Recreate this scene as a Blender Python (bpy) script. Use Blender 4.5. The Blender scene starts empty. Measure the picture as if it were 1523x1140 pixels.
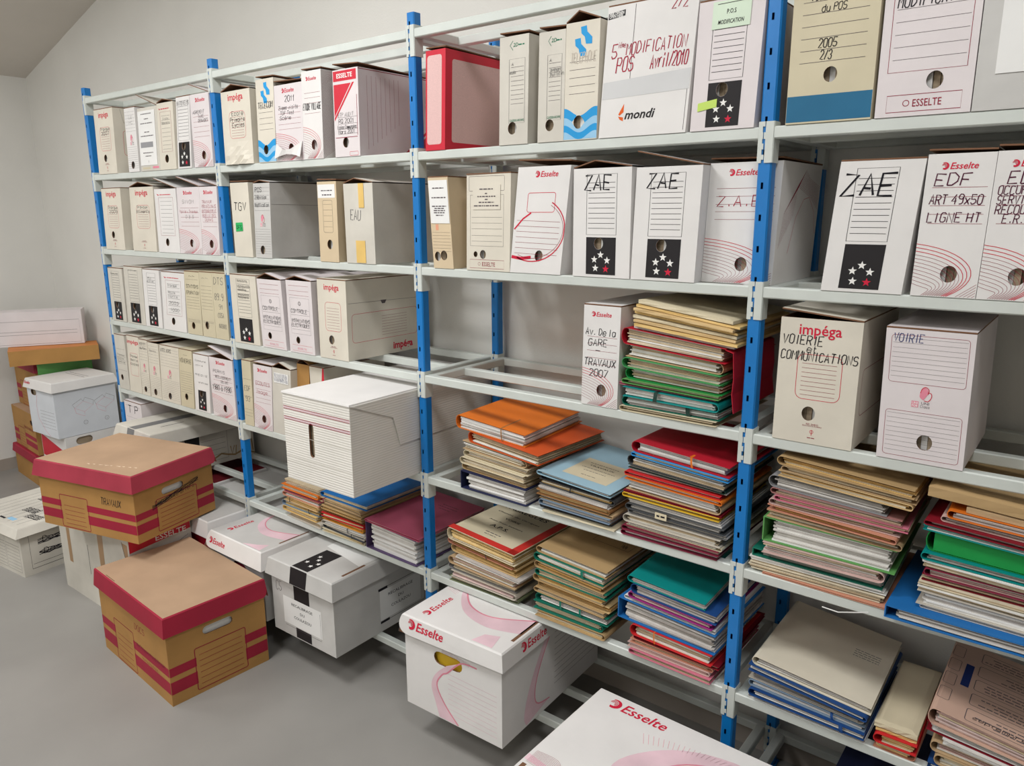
import bpy, math, os, random
from mathutils import Vector, Matrix
from mathutils.geometry import tessellate_polygon

random.seed(7)
SC = bpy.context.scene
COL = SC.collection
PI = math.pi

# ---------------------------------------------------------------- camera
FPX = 1119.056
CAM = Vector((1.5597, -1.5632, 1.5514))
cd = bpy.data.cameras.new('camera')
cd.sensor_width = 36.0
cd.lens = FPX / 1523.0 * 36.0
cd.clip_start = 0.05
cam = bpy.data.objects.new('camera', cd)
cam.location = CAM
cam.rotation_euler = (math.radians(77.1337), math.radians(0.2520), math.radians(38.1043))
COL.objects.link(cam)
SC.camera = cam
CROT = cam.rotation_euler.to_matrix()

# ---------------------------------------------------------------- world, lights, exposure
wd = bpy.data.worlds.new('world')
SC.world = wd
wd.use_nodes = True
wd.node_tree.nodes['Background'].inputs[0].default_value = (0.95, 0.97, 1.0, 1)
wd.node_tree.nodes['Background'].inputs[1].default_value = 0.1
SC.view_settings.view_transform = 'Standard'
SC.view_settings.look = 'None'
SC.view_settings.gamma = 1.0
SC.view_settings.use_curve_mapping = False
SC.view_settings.exposure = -0.08


def panel_light(name, loc, power, sx=0.6, sy=0.6, color=(0.99, 0.995, 1.0)):
    l = bpy.data.lights.new(name, 'AREA')
    l.shape = 'RECTANGLE'
    l.size = sx
    l.size_y = sy
    l.energy = power
    l.color = color
    o = bpy.data.objects.new(name, l)
    o.location = loc
    COL.objects.link(o)
    return o


panel_light('ceiling_or_fill_light', (-0.375, -1.20, 3.00), 38)
panel_light('ceiling_or_fill_light', (1.65, -1.20, 3.10), 24)
panel_light('ceiling_or_fill_light', (-2.30, -1.25, 2.62), 17)
panel_light('ceiling_or_fill_light', (-1.90, -2.60, 2.75), 22)  # added second row, no fixture known: frontal fill for the lower shelves
panel_light('ceiling_or_fill_light', (-0.10, -2.60, 3.00), 30)  # other lamp of the added fill row


def on(ax, u, v, val):
    """the point of the place seen at photo position u, v on the plane axis = val"""
    d = CROT @ Vector(((u - 761.5) / FPX, -(v - 570.0) / FPX, -1.0))
    return CAM + d * ((val - CAM[ax]) / d[ax])


# ---------------------------------------------------------------- materials
def s2l(c):
    return c / 12.92 if c <= 0.04045 else ((c + 0.055) / 1.055) ** 2.4


MATS = {}


def mat(name, rgb, rough=0.6, spec=0.3, var=0.05, scale=9.0, bump=0.0, bscale=60.0, stretch=None, metal=0.0):
    """procedural surface: base colour (sRGB 0-255) with soft noise variation and optional fine bump"""
    if name in MATS:
        return MATS[name]
    m = bpy.data.materials.new(name)
    m.use_nodes = True
    nt = m.node_tree
    b = nt.nodes['Principled BSDF']
    base = tuple(s2l(x / 255.0) for x in rgb)
    b.inputs['Roughness'].default_value = rough
    b.inputs['Specular IOR Level'].default_value = spec
    b.inputs['Metallic'].default_value = metal
    tc = nt.nodes.new('ShaderNodeTexCoord')
    vec = tc.outputs['Object']
    if stretch:
        mp = nt.nodes.new('ShaderNodeMapping')
        mp.inputs['Scale'].default_value = stretch
        nt.links.new(vec, mp.inputs['Vector'])
        vec = mp.outputs['Vector']
    if var > 0:
        n = nt.nodes.new('ShaderNodeTexNoise')
        n.inputs['Scale'].default_value = scale
        n.inputs['Detail'].default_value = 4
        nt.links.new(vec, n.inputs['Vector'])
        r = nt.nodes.new('ShaderNodeValToRGB')
        r.color_ramp.elements[0].position = 0.3
        r.color_ramp.elements[1].position = 0.7
        r.color_ramp.elements[0].color = tuple(max(0, c * (1 - 2 * var)) for c in base) + (1,)
        r.color_ramp.elements[1].color = tuple(min(1, c * (1 + var)) for c in base) + (1,)
        nt.links.new(n.outputs['Fac'], r.inputs['Fac'])
        nt.links.new(r.outputs['Color'], b.inputs['Base Color'])
    else:
        b.inputs['Base Color'].default_value = base + (1,)
    if bump > 0:
        n2 = nt.nodes.new('ShaderNodeTexNoise')
        n2.inputs['Scale'].default_value = bscale
        n2.inputs['Detail'].default_value = 3
        nt.links.new(vec, n2.inputs['Vector'])
        bp = nt.nodes.new('ShaderNodeBump')
        bp.inputs['Strength'].default_value = bump
        bp.inputs['Distance'].default_value = 0.004
        nt.links.new(n2.outputs['Fac'], bp.inputs['Height'])
        nt.links.new(bp.outputs['Normal'], b.inputs['Normal'])
    MATS[name] = m
    return m


M_WALL = mat('wall_paint', (222, 220, 214), 0.85, 0.2, 0.02, 3.0, 0.15, 180)
M_CEIL = mat('ceiling_paint', (214, 208, 200), 0.9, 0.2, 0.02, 3.0, 0.1, 150)
M_FLOOR = mat('floor_screed', (146, 143, 138), 0.42, 0.4, 0.06, 2.2, 0.12, 14)
M_SKIRT = mat('skirting_tile', (164, 154, 144), 0.5, 0.4, 0.05, 6)
M_BLUE = mat('blue_enamel', (4, 116, 190), 0.38, 0.5, 0.03, 12)
M_STEEL = mat('pale_grey_enamel', (205, 210, 204), 0.4, 0.5, 0.03, 12)
M_BLACK = mat('black_print', (34, 31, 33), 0.6, 0.3, 0.05)
M_INK = mat('black_marker', (30, 28, 34), 0.7, 0.2, 0.05)
M_PENCIL = mat('grey_pencil', (120, 118, 116), 0.7, 0.2, 0.1)
M_LINE = mat('grey_print', (96, 88, 90), 0.7, 0.2, 0.05)
M_RED = mat('red_print', (205, 30, 62), 0.6, 0.3, 0.05)
M_REDDARK = mat('dark_red_print', (146, 30, 56), 0.65, 0.2, 0.06)
M_PINK = mat('pink_print', (226, 140, 158), 0.65, 0.2, 0.08)
M_PALEPINK = mat('pale_pink_print', (228, 196, 204), 0.65, 0.2, 0.08)
M_REDPEN = mat('red_pen', (168, 22, 56), 0.65, 0.2, 0.05)
M_PLUM = mat('plum_marker', (84, 26, 54), 0.7, 0.2, 0.05)
M_GREEN = mat('green_print', (40, 120, 90), 0.65, 0.2, 0.05)
M_SKY = mat('sky_blue_print', (36, 152, 214), 0.6, 0.3, 0.04)
M_SKYPALE = mat('pale_blue_print', (150, 196, 226), 0.6, 0.3, 0.04)
M_NAVYPEN = mat('navy_pen', (30, 50, 110), 0.7, 0.2, 0.05)
M_ORANGEP = mat('orange_print', (224, 96, 30), 0.6, 0.3, 0.04)
M_WHITEP = mat('white_print', (236, 234, 230), 0.6, 0.3, 0.02)
M_WHITE = mat('white_board', (226, 223, 220), 0.62, 0.3, 0.03, 7, 0.12, 40)
M_PALE = mat('pinkish_white_board', (222, 214, 214), 0.62, 0.3, 0.03, 7, 0.12, 40)
M_CREAM = mat('cream_board', (218, 211, 196), 0.65, 0.3, 0.05, 6, 0.15, 40)
M_AGED = mat('aged_white_board', (208, 203, 192), 0.7, 0.3, 0.08, 5, 0.2, 30)
M_TAN = mat('tan_board', (212, 192, 160), 0.65, 0.3, 0.05, 6, 0.1, 40)
M_BEIGE = mat('beige_board', (206, 196, 168), 0.65, 0.3, 0.05, 6, 0.1, 40)
M_GREYB = mat('grey_white_board', (200, 198, 194), 0.65, 0.3, 0.06, 6, 0.2, 30)
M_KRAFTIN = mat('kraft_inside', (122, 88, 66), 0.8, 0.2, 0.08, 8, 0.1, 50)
M_KRAFT = mat('kraft_board', (176, 132, 76), 0.7, 0.25, 0.07, 6, 0.12, 50)
M_KRAFTD = mat('dusty_kraft_board', (180, 150, 122), 0.75, 0.2, 0.07, 5, 0.1, 40)
M_REDB = mat('red_board', (158, 32, 56), 0.6, 0.3, 0.07, 6, 0.1, 40)
M_REDDUST = mat('dusty_red_board', (168, 58, 74), 0.7, 0.25, 0.09, 6, 0.1, 40)
M_REDGLOSS = mat('bright_red_board', (206, 34, 56), 0.45, 0.4, 0.05, 6)
M_TAPE = mat('brown_tape', (168, 132, 92), 0.35, 0.5, 0.06, 10)
M_YTAPE = mat('yellow_tape', (226, 190, 112), 0.45, 0.4, 0.06, 10)
M_PAPERS = mat('paper_contents', (176, 158, 134), 0.8, 0.2, 0.12, 14, 0, 50, (1, 1, 14))
M_SHEET = mat('white_paper', (232, 231, 228), 0.7, 0.2, 0.02)
M_STEELDK = mat('dark_slot', (10, 22, 56), 0.7, 0.2, 0.02)


# ---------------------------------------------------------------- mesh builder
class MB:
    def __init__(s):
        s.v, s.f, s.mi, s.m, s.key = [], [], [], [], {}

    def vid(s, p, weld=True):
        p = Vector(p)
        if weld:
            k = (round(p.x, 5), round(p.y, 5), round(p.z, 5))
            i = s.key.get(k)
            if i is not None:
                return i
            s.key[k] = len(s.v)
        s.v.append(p)
        return len(s.v) - 1

    def slot(s, m):
        if m not in s.m:
            s.m.append(m)
        return s.m.index(m)

    def poly(s, pts, m, weld=True):
        ids = [s.vid(p, weld) for p in pts]
        if len(set(ids)) < 3:
            return
        out = []
        for i in ids:
            if i not in out:
                out.append(i)
        s.f.append(out)
        s.mi.append(s.slot(m))

    def tess(s, loops, m):
        """flat area with holes"""
        flat = [p for l in loops for p in l]
        for t in tessellate_polygon(loops):
            s.poly([flat[i] for i in t], m)

    def box(s, a, b, m, fn=None):
        x0, y0, z0 = a
        x1, y1, z1 = b
        P = [Vector(p) for p in ((x0, y0, z0), (x1, y0, z0), (x1, y1, z0), (x0, y1, z0), (x0, y0, z1), (x1, y0, z1), (x1, y1, z1), (x0, y1, z1))]
        if fn:
            P = [fn(p) for p in P]
        for q in ((3, 2, 1, 0), (4, 5, 6, 7), (0, 1, 5, 4), (1, 2, 6, 5), (2, 3, 7, 6), (3, 0, 4, 7)):
            s.poly([P[i] for i in q], m)

    def rings(s, loops, m, caps=True, closed=True):
        """skin a list of equal-length loops; m may be a list, one material per span"""
        n = len(loops[0])
        for k in range(len(loops) - 1):
            mm = m[k] if isinstance(m, list) else m
            for i in range(n if closed else n - 1):
                j = (i + 1) % n
                s.poly([loops[k][i], loops[k][j], loops[k + 1][j], loops[k + 1][i]], mm)
        if caps:
            s.poly(list(reversed(loops[0])), m[0] if isinstance(m, list) else m)
            s.poly(loops[-1], m[-1] if isinstance(m, list) else m)

    def tube(s, pts, r, m, n=6):
        loops = []
        for i, p in enumerate(pts):
            a = Vector(pts[max(0, i - 1)])
            b = Vector(pts[min(len(pts) - 1, i + 1)])
            d = (b - a).normalized()
            u = d.orthogonal().normalized() if i == 0 else (u - d * u.dot(d)).normalized()
            w = d.cross(u)
            loops.append([Vector(p) + (u * math.cos(2 * PI * k / n) + w * math.sin(2 * PI * k / n)) * r for k in range(n)])
        s.rings(loops, m)

    def build(s, name, parent=None, smooth=False):
        me = bpy.data.meshes.new(name)
        me.from_pydata([tuple(p) for p in s.v], [], s.f)
        for m in s.m:
            me.materials.append(m)
        me.polygons.foreach_set('material_index', s.mi)
        if smooth:
            me.polygons.foreach_set('use_smooth', [True] * len(s.f))
        me.update()
        o = bpy.data.objects.new(name, me)
        COL.objects.link(o)
        if parent:
            o.parent = parent
        return o


def thing(name, label, cat, loc=(0, 0, 0), rz=0.0, group=None):
    o = bpy.data.objects.new(name, None)
    o.empty_display_size = 0.05
    COL.objects.link(o)
    o.location = loc
    o.rotation_euler = (0, 0, rz)
    o['label'] = label
    o['category'] = cat
    if group:
        o['group'] = group
    return o


def struct(o):
    o['kind'] = 'structure'
    return o


# ---------------------------------------------------------------- lettering
STROKES = {
    'A': '00 26 40;12 32', 'B': '00 06 26 35 34 23 03;23 32 31 20 00', 'C': '45 36 16 05 01 10 30 41', 'D': '00 06 26 44 42 20 00',
    'E': '40 00 06 46;03 33', 'F': '00 06 46;03 33', 'G': '45 36 16 05 01 10 30 41 43 23', 'H': '00 06;40 46;03 43', 'I': '20 26',
    'J': '46 41 30 10 01', 'K': '00 06;46 03 40', 'L': '06 00 40', 'M': '00 06 23 46 40', 'N': '00 06 40 46',
    'O': '16 05 01 10 30 41 45 36 16', 'P': '00 06 36 45 44 33 03', 'Q': '16 05 01 10 30 41 45 36 16;22 40', 'R': '00 06 36 45 44 33 03;23 40',
    'S': '45 36 16 05 04 13 33 42 41 30 10 01', 'T': '06 46;26 20', 'U': '06 01 10 30 41 46', 'V': '06 20 46', 'W': '06 10 24 30 46',
    'X': '00 46;06 40', 'Y': '06 23 46;23 20', 'Z': '06 46 00 40',
    'a': '43 34 14 03 01 10 30 42;44 41 40', 'b': '06 00;03 14 34 43 41 30 10 01', 'c': '43 34 14 03 01 10 30 41',
    'd': '46 40;43 34 14 03 01 10 30 41', 'e': '02 42 43 34 14 03 01 10 30 41', 'f': '36 26 15 10;04 34', 'g': '44 4a 3b 1b;43 34 14 03 01 10 30 41',
    'h': '06 00;03 14 34 43 40', 'i': '14 10;15 16', 'j': '34 3a 2b 1b;35 36', 'k': '06 00;44 02 40', 'l': '16 10',
    'm': '00 04;03 14 23 20;23 34 43 40', 'n': '00 04;03 14 34 43 40', 'o': '14 03 01 10 30 41 43 34 14', 'p': '04 0b;03 14 34 43 41 30 10 01',
    'q': '44 4b;43 34 14 03 01 10 30 41', 'r': '00 04;02 14 34', 's': '43 34 14 03 12 32 41 30 10 01', 't': '16 11 20 30;04 34',
    'u': '04 01 10 30 42;44 40', 'v': '04 20 44', 'w': '04 10 23 30 44', 'x': '00 44;04 40', 'y': '04 21;44 1b', 'z': '04 44 00 40',
    '0': '16 05 01 10 30 41 45 36 16', '1': '04 26 20', '2': '05 16 36 45 44 00 40', '3': '05 16 36 45 44 33 42 41 30 10 01;33 23',
    '4': '36 02 42;34 30', '5': '46 06 03 33 42 41 30 10 01', '6': '36 14 02 01 10 30 41 42 33 13 02', '7': '06 46 10',
    '8': '13 04 05 16 36 45 44 33 13 02 01 10 30 41 42 33', '9': '44 33 13 04 05 16 36 45 44 41 30 10', '.': '20 21', '/': '00 46', '-': '03 43',
    ':': '20 21;23 24', ',': '20 1a', '~': '00 13 22 41',
}
YC = {'a': -1, 'b': -2}


def stroke_lines(text, jit=0.25):
    """handwriting as polylines in units of capital height"""
    out, x = [], 0.0
    for ch in text:
        acc = ch in 'éèà'
        c = {'é': 'e', 'è': 'e', 'à': 'a', 'É': 'E'}.get(ch, ch)
        if c == ' ':
            x += 3.2
            continue
        g = STROKES.get(c)
        if g is None:
            continue
        k = 0.78 if c in 'iltIjf.,:1/' else 1.0
        dy = random.uniform(-jit, jit)
        for pl in g.split(';'):
            pts = []
            for t in pl.split():
                py = YC.get(t[1], None)
                py = int(t[1]) if py is None else py
                pts.append(((x + int(t[0]) * k + random.uniform(-jit, jit)) / 6.0, (py + dy + random.uniform(-jit, jit)) / 6.0))
            out.append(pts)
        if acc:
            out.append([((x + 1.5) / 6, 5.2 / 6), ((x + 3) / 6, 6.2 / 6)])
        x += 5.6 * k
    return out, max(0.01, (x - 1.6) / 6.0)


GLYPHS = {}


def print_mesh(text, shear=0.0, bold=0.0):
    k = (text, shear, bold)
    if k not in GLYPHS:
        c = bpy.data.curves.new('lettering', 'FONT')
        c.body = text
        c.size = 1.0
        c.shear = shear
        c.offset = bold
        c.resolution_u = 2
        c.fill_mode = 'FRONT'
        o = bpy.data.objects.new('lettering', c)
        COL.objects.link(o)
        dg = bpy.context.evaluated_depsgraph_get()
        me = o.evaluated_get(dg).to_mesh()
        vs = [(v.co.x, v.co.y) for v in me.vertices]
        fs = [list(p.vertices) for p in me.polygons]
        o.evaluated_get(dg).to_mesh_clear()
        bpy.data.objects.remove(o)
        bpy.data.curves.remove(c)
        xs = [v[0] for v in vs] or [0, 1]
        GLYPHS[k] = (vs, fs, min(xs), max(xs))
    return GLYPHS[k]


class Face:
    """a drawing surface on one side of a thing: prints, lettering and marks lie on it"""

    def __init__(s, mb, o, x, y, n, w, h):
        s.mb, s.o, s.x, s.y, s.n, s.w, s.h = mb, Vector(o), Vector(x), Vector(y), Vector(n).normalized(), w, h

    def p(s, a, b, lay=1):
        return s.o + s.x * a + s.y * b + s.n * (0.00012 + 0.00014 * lay)

    def turned(s, ox, oy, deg, w=None, h=None):
        c, q = math.cos(math.radians(deg)), math.sin(math.radians(deg))
        return Face(s.mb, s.o + s.x * ox + s.y * oy, s.x * c + s.y * q, s.y * c - s.x * q, s.n, w or s.w, h or s.h)

    def poly(s, pts, m, lay=1):
        s.mb.poly([s.p(a, b, lay) for a, b in pts], m, False)

    def area(s, pts, m, lay=1):
        P = [s.p(a, b, lay) for a, b in pts]
        for t in tessellate_polygon([P]):
            s.mb.poly([P[i] for i in t], m, False)

    def rect(s, x0, y0, x1, y1, m, lay=1):
        s.poly([(x0, y0), (x1, y0), (x1, y1), (x0, y1)], m, lay)

    def path(s, pts, w, m, lay=2, closed=False):
        n = len(pts)
        if closed:
            pts = list(pts) + [pts[0]]
            n += 1
        L, R = [], []
        for i in range(n):
            if closed:
                a = pts[i - 1] if i else pts[n - 2]
                b = pts[i + 1] if i < n - 1 else pts[1]
            else:
                a, b = pts[max(0, i - 1)], pts[min(n - 1, i + 1)]
            dx, dy = b[0] - a[0], b[1] - a[1]
            l = math.hypot(dx, dy) or 1
            nx, ny = -dy / l * w / 2, dx / l * w / 2
            L.append((pts[i][0] + nx, pts[i][1] + ny))
            R.append((pts[i][0] - nx, pts[i][1] - ny))
        for i in range(n - 1):
            s.poly([L[i], R[i], R[i + 1], L[i + 1]], m, lay)

    def line(s, x0, y0, x1, y1, w, m, lay=1):
        s.path([(x0, y0), (x1, y1)], w, m, lay)

    def lines(s, x0, x1, ys, w, m, slope=0.0):
        for y in ys:
            s.line(x0, y, x1, y + slope, w, m)

    def rrect(s, x0, y0, x1, y1, r, w, m, lay=1):
        P = []
        for cx, cy, a0 in ((x1 - r, y1 - r, 0), (x0 + r, y1 - r, 90), (x0 + r, y0 + r, 180), (x1 - r, y0 + r, 270)):
            for k in range(5):
                a = math.radians(a0 + k * 22.5)
                P.append((cx + r * math.cos(a), cy + r * math.sin(a)))
        if w is None:
            s.poly(P, m, lay)
        else:
            s.path(P, w, m, lay, True)

    def disc(s, cx, cy, r, m, lay=1, ry=None, n=20):
        ry = ry or r
        s.poly([(cx + r * math.cos(2 * PI * k / n), cy + ry * math.sin(2 * PI * k / n)) for k in range(n)], m, lay)

    def ring(s, cx, cy, r, w, m, lay=1, n=20):
        s.path([(cx + r * math.cos(2 * PI * k / n), cy + r * math.sin(2 * PI * k / n)) for k in range(n)], w, m, lay, True)

    def star(s, cx, cy, r, m, lay=3, rot=0):
        P = []
        for k in range(10):
            q = r if k % 2 == 0 else r * 0.42
            a = PI / 2 + k * PI / 5 + rot
            P.append((cx + q * math.cos(a), cy + q * math.sin(a)))
        s.area(P, m, lay)

    def text(s, t, x, y, size, m, align='l', shear=0.0, bold=0.0, fit=None, lay=2):
        """printed lettering; size is the capital height, fit squeezes it to a width"""
        vs, fs, a, b = print_mesh(t, shear, bold)
        k = size / 0.70
        kx = k
        if fit:
            kx = fit / (b - a)
        ox = x - a * kx
        if align == 'c':
            ox = x - (a + b) / 2 * kx
        elif align == 'r':
            ox = x - b * kx
        P = [s.p(ox + u * kx, y + v * k, lay) for u, v in vs]
        for f in fs:
            s.mb.poly([P[i] for i in f], m, False)

    def hand(s, t, x, y, size, m=None, fit=None, w=None, rot=0.0, align='l', slant=0.1, lay=3, jit=0.22):
        """handwriting; size is the capital height"""
        m = m or M_INK
        L, W = stroke_lines(t, jit)
        kx = (fit / W) if fit else size
        ox = -W * kx / 2 if align == 'c' else 0.0
        w = w or max(0.0009, size * (0.105 if m in (M_INK, M_PLUM) else 0.085))
        c, q = math.cos(rot), math.sin(rot)
        for pl in L:
            P = []
            for u, v in pl:
                a, b = ox + u * kx + v * size * slant, v * size
                P.append((x + a * c - b * q, y + a * q + b * c))
            s.path(P, w, m, lay)

    def illegible(s, cx, y, w, h, m=None, lay=2):
        """a line of print too small to read in the photo"""
        m = m or M_LINE
        x = cx - w / 2
        while x < cx + w / 2:
            l = min(random.uniform(.6, 2.2) * h * 1.4, cx + w / 2 - x)
            s.rect(x, y + h * .15, x + l, y + h * .8, m, lay)
            x += l + h * .5

    def scribble(s, x0, y0, x1, y1, m=None, w=0.0016, n=9, lay=3):
        m = m or M_INK
        P = []
        for k in range(n * 2):
            P.append((x0 + (x1 - x0) * k / (n * 2 - 1) + random.uniform(-.2, .2) * (x1 - x0) / n, (y0 if k % 2 else y1) + random.uniform(-.2, .2) * (y1 - y0)))
        s.path(P, w, m, lay)

    def strike(s, x0, y0, x1, y1, h, m=None, w=0.002, n=5, lay=4):
        """a word heavily crossed out with long strokes"""
        for k in range(n):
            P = []
            for i in range(13):
                u = i / 12
                P.append((x0 + (x1 - x0) * u, y0 + (y1 - y0) * u + h * (k / n - .5) + random.uniform(-.5, .5) * h / n * 1.6))
            s.path(P, w, m or M_INK, lay)

    def esselte(s, x, y, size, m=None, shear=0.22):
        """striped roundel followed by the slanted word"""
        m = m or M_RED
        r = size * 0.62
        cx, cy = x + r, y + size * 0.5
        P = [(cx + r * math.cos(a), cy + r * 0.95 * math.sin(a)) for a in [math.radians(d) for d in range(-110, 121, 23)]]
        Q = [(cx - r * 0.15 + r * 0.62 * math.cos(a), cy + r * 0.12 + r * 0.62 * math.sin(a)) for a in [math.radians(d) for d in range(115, -116, -23)]]
        s.area(P + Q, m, 2)
        for k in range(3):
            f = 0.5 - 0.16 * k
            s.path([(cx - r * 0.15 + r * f * math.cos(a), cy + r * 0.12 + r * f * math.sin(a)) for a in [math.radians(d) for d in range(-60, 200, 30)]], r * 0.085, m, 2)
        s.text('Esselte', x + 2.25 * r, y, size, m, 'l', shear, 0.014)
        return

    def impega(s, x, y, size, fit=None, m=None):
        s.text('impéga', x, y, size * 0.9, m or M_RED, 'c', 0.0, 0.012, fit)


def hole_loop(F, cx, cy, rx, ry=None, n=18):
    ry = ry or rx
    return [F.o + F.x * (cx + rx * math.cos(2 * PI * k / n)) + F.y * (cy + ry * math.sin(2 * PI * k / n)) for k in range(n)]


def slot_loop(F, cx, cy, w, h, n=6):
    r = h / 2
    P = []
    for sx, a0 in ((1, -90), (-1, 90)):
        for k in range(n + 1):
            a = math.radians(a0 + 180 * k / n)
            P.append((cx + sx * (w / 2 - r) + r * math.cos(a), cy + r * math.sin(a)))
    return [F.o + F.x * a + F.y * b for a, b in P]


def holed(mb, F, holes, m, rim, depth=0.003):
    """a side of a carton with finger holes cut through it"""
    out = [F.o, F.o + F.x * F.w, F.o + F.x * F.w + F.y * F.h, F.o + F.y * F.h]
    if not holes:
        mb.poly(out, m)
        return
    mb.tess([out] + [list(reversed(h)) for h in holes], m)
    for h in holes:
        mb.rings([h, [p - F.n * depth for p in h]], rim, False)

# ---------------------------------------------------------------- the room
def slab(name, pts, m, n=None):
    mb = MB()
    mb.poly(pts, m)
    return struct(mb.build(name))


XL, XR, YB, YF = -3.65, 4.0, 0.402, -3.3
ZL = 2.335
SLOPE = 0.268
zc = lambda x: ZL + SLOPE * (x - XL)
slab('floor', [(XL, YF, 0), (XR, YF, 0), (XR, YB, 0), (XL, YB, 0)], M_FLOOR)
slab('wall_back', [(XL, YB, 0), (XR, YB, 0), (XR, YB, zc(XR)), (XL, YB, zc(XL))], M_WALL)
slab('wall_left', [(XL, YF, 0), (XL, YB, 0), (XL, YB, ZL), (XL, YF, ZL)], M_WALL)
slab('wall_right', [(XR, YB, 0), (XR, YF, 0), (XR, YF, zc(XR)), (XR, YB, zc(XR))], M_WALL)
slab('wall_front', [(XR, YF, 0), (XL, YF, 0), (XL, YF, ZL), (XR, YF, zc(XR))], M_WALL)
slab('ceiling', [(XL, YB, ZL), (XR, YB, zc(XR)), (XR, YF, zc(XR)), (XL, YF, ZL)], M_CEIL)
mb = MB()
mb.box((XL, YB - 0.008, 0), (XR, YB, 0.072), M_SKIRT)
struct(mb.build('baseboard_back'))
mb = MB()
mb.box((XL, YF, 0), (XL + 0.008, YB - 0.01, 0.072), M_SKIRT)
struct(mb.build('baseboard_left'))

# ---------------------------------------------------------------- the shelving rack
TOP = 2.045
T = [TOP - 0.32 * k for k in range(7)]
SH = [t - 0.010 for t in T]           # the height things stand at, per level
DEP = 0.347
XS = [-2.0, -1.0, 0.0, 1.0, 2.0]

rack = thing('shelving_rack', 'long steel shelving rack with blue slotted posts and pale grey open frames', 'shelving', (0, 0, 0))


def post(x, y):
    mb = MB()
    x0, x1, y0, y1 = x - 0.0305, x - 0.002, y + 0.0022, y + 0.0312
    zt = TOP + 0.030
    c = 0.003
    loop = [(x0 + c, y0), (x1 - c, y0), (x1, y0 + c), (x1, y1 - c), (x1 - c, y1), (x0 + c, y1), (x0, y1 - c), (x0, y0 + c)]
    zs = [0.0]
    slots = []
    for t in T + [T[6] - 0.32]:
        for k in range(5):
            a = t + 0.003 + 0.064 * k - 0.0065
            if 0.03 < a < zt - 0.03:
                slots.append((a, a + 0.013))
    sx0, sx1 = x - 0.0212, x - 0.0162
    sl = sorted(slots)
    # front face with its key slots left open
    z = 0.0
    for a, b in sl:
        mb.poly([(x0 + c, y0, z), (sx0, y0, z), (sx0, y0, a), (x0 + c, y0, a)], M_BLUE)
        mb.poly([(sx0, y0, z), (sx1, y0, z), (sx1, y0, a), (sx0, y0, a)], M_BLUE)
        mb.poly([(sx1, y0, z), (x1 - c, y0, z), (x1 - c, y0, a), (sx1, y0, a)], M_BLUE)
        mb.poly([(x0 + c, y0, a), (sx0, y0, a), (sx0, y0, b), (x0 + c, y0, b)], M_BLUE)
        mb.poly([(sx1, y0, a), (x1 - c, y0, a), (x1 - c, y0, b), (sx1, y0, b)], M_BLUE)
        z = b
    mb.poly([(x0 + c, y0, z), (x1 - c, y0, z), (x1 - c, y0, zt), (x0 + c, y0, zt)], M_BLUE)
    for i in range(1, 8):
        a, b = loop[i], loop[(i + 1) % 8]
        mb.poly([a + (0,), b + (0,), b + (zt,), a + (zt,)], M_BLUE)
    o = mb.build('post', rack)
    mb = MB()
    mb.rings([[p + (zt,) for p in loop], [p + (zt + 0.002,) for p in loop]], M_BLUE)
    mb.build('post_cap', o)
    mb = MB()
    mb.box((x0 - 0.006, y0 - 0.004, 0.0), (x1 + 0.006, y1 + 0.004, 0.004), M_BLUE)
    mb.build('foot_plate', o)


for x in XS:
    post(x, 0.0)
    post(x, DEP)

RF = [(0, .001), (.12, .001), (.12, .001), (.26, .001), (.26, -.0022), (.42, -.0022), (.42, .001), (1, .001)]
LF = [(0, -.0006), (.12, -.0006), (.12, -.0052), (.26, -.0052), (.26, -.0040), (.42, -.0040), (.42, -.0052), (.53, -.0052), (.53, -.0022), (.67, -.0022), (.67, -.0052), (.80, -.0052), (.80, -.0006), (.92, -.0006), (.92, -.005), (1, -.005)]


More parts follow.
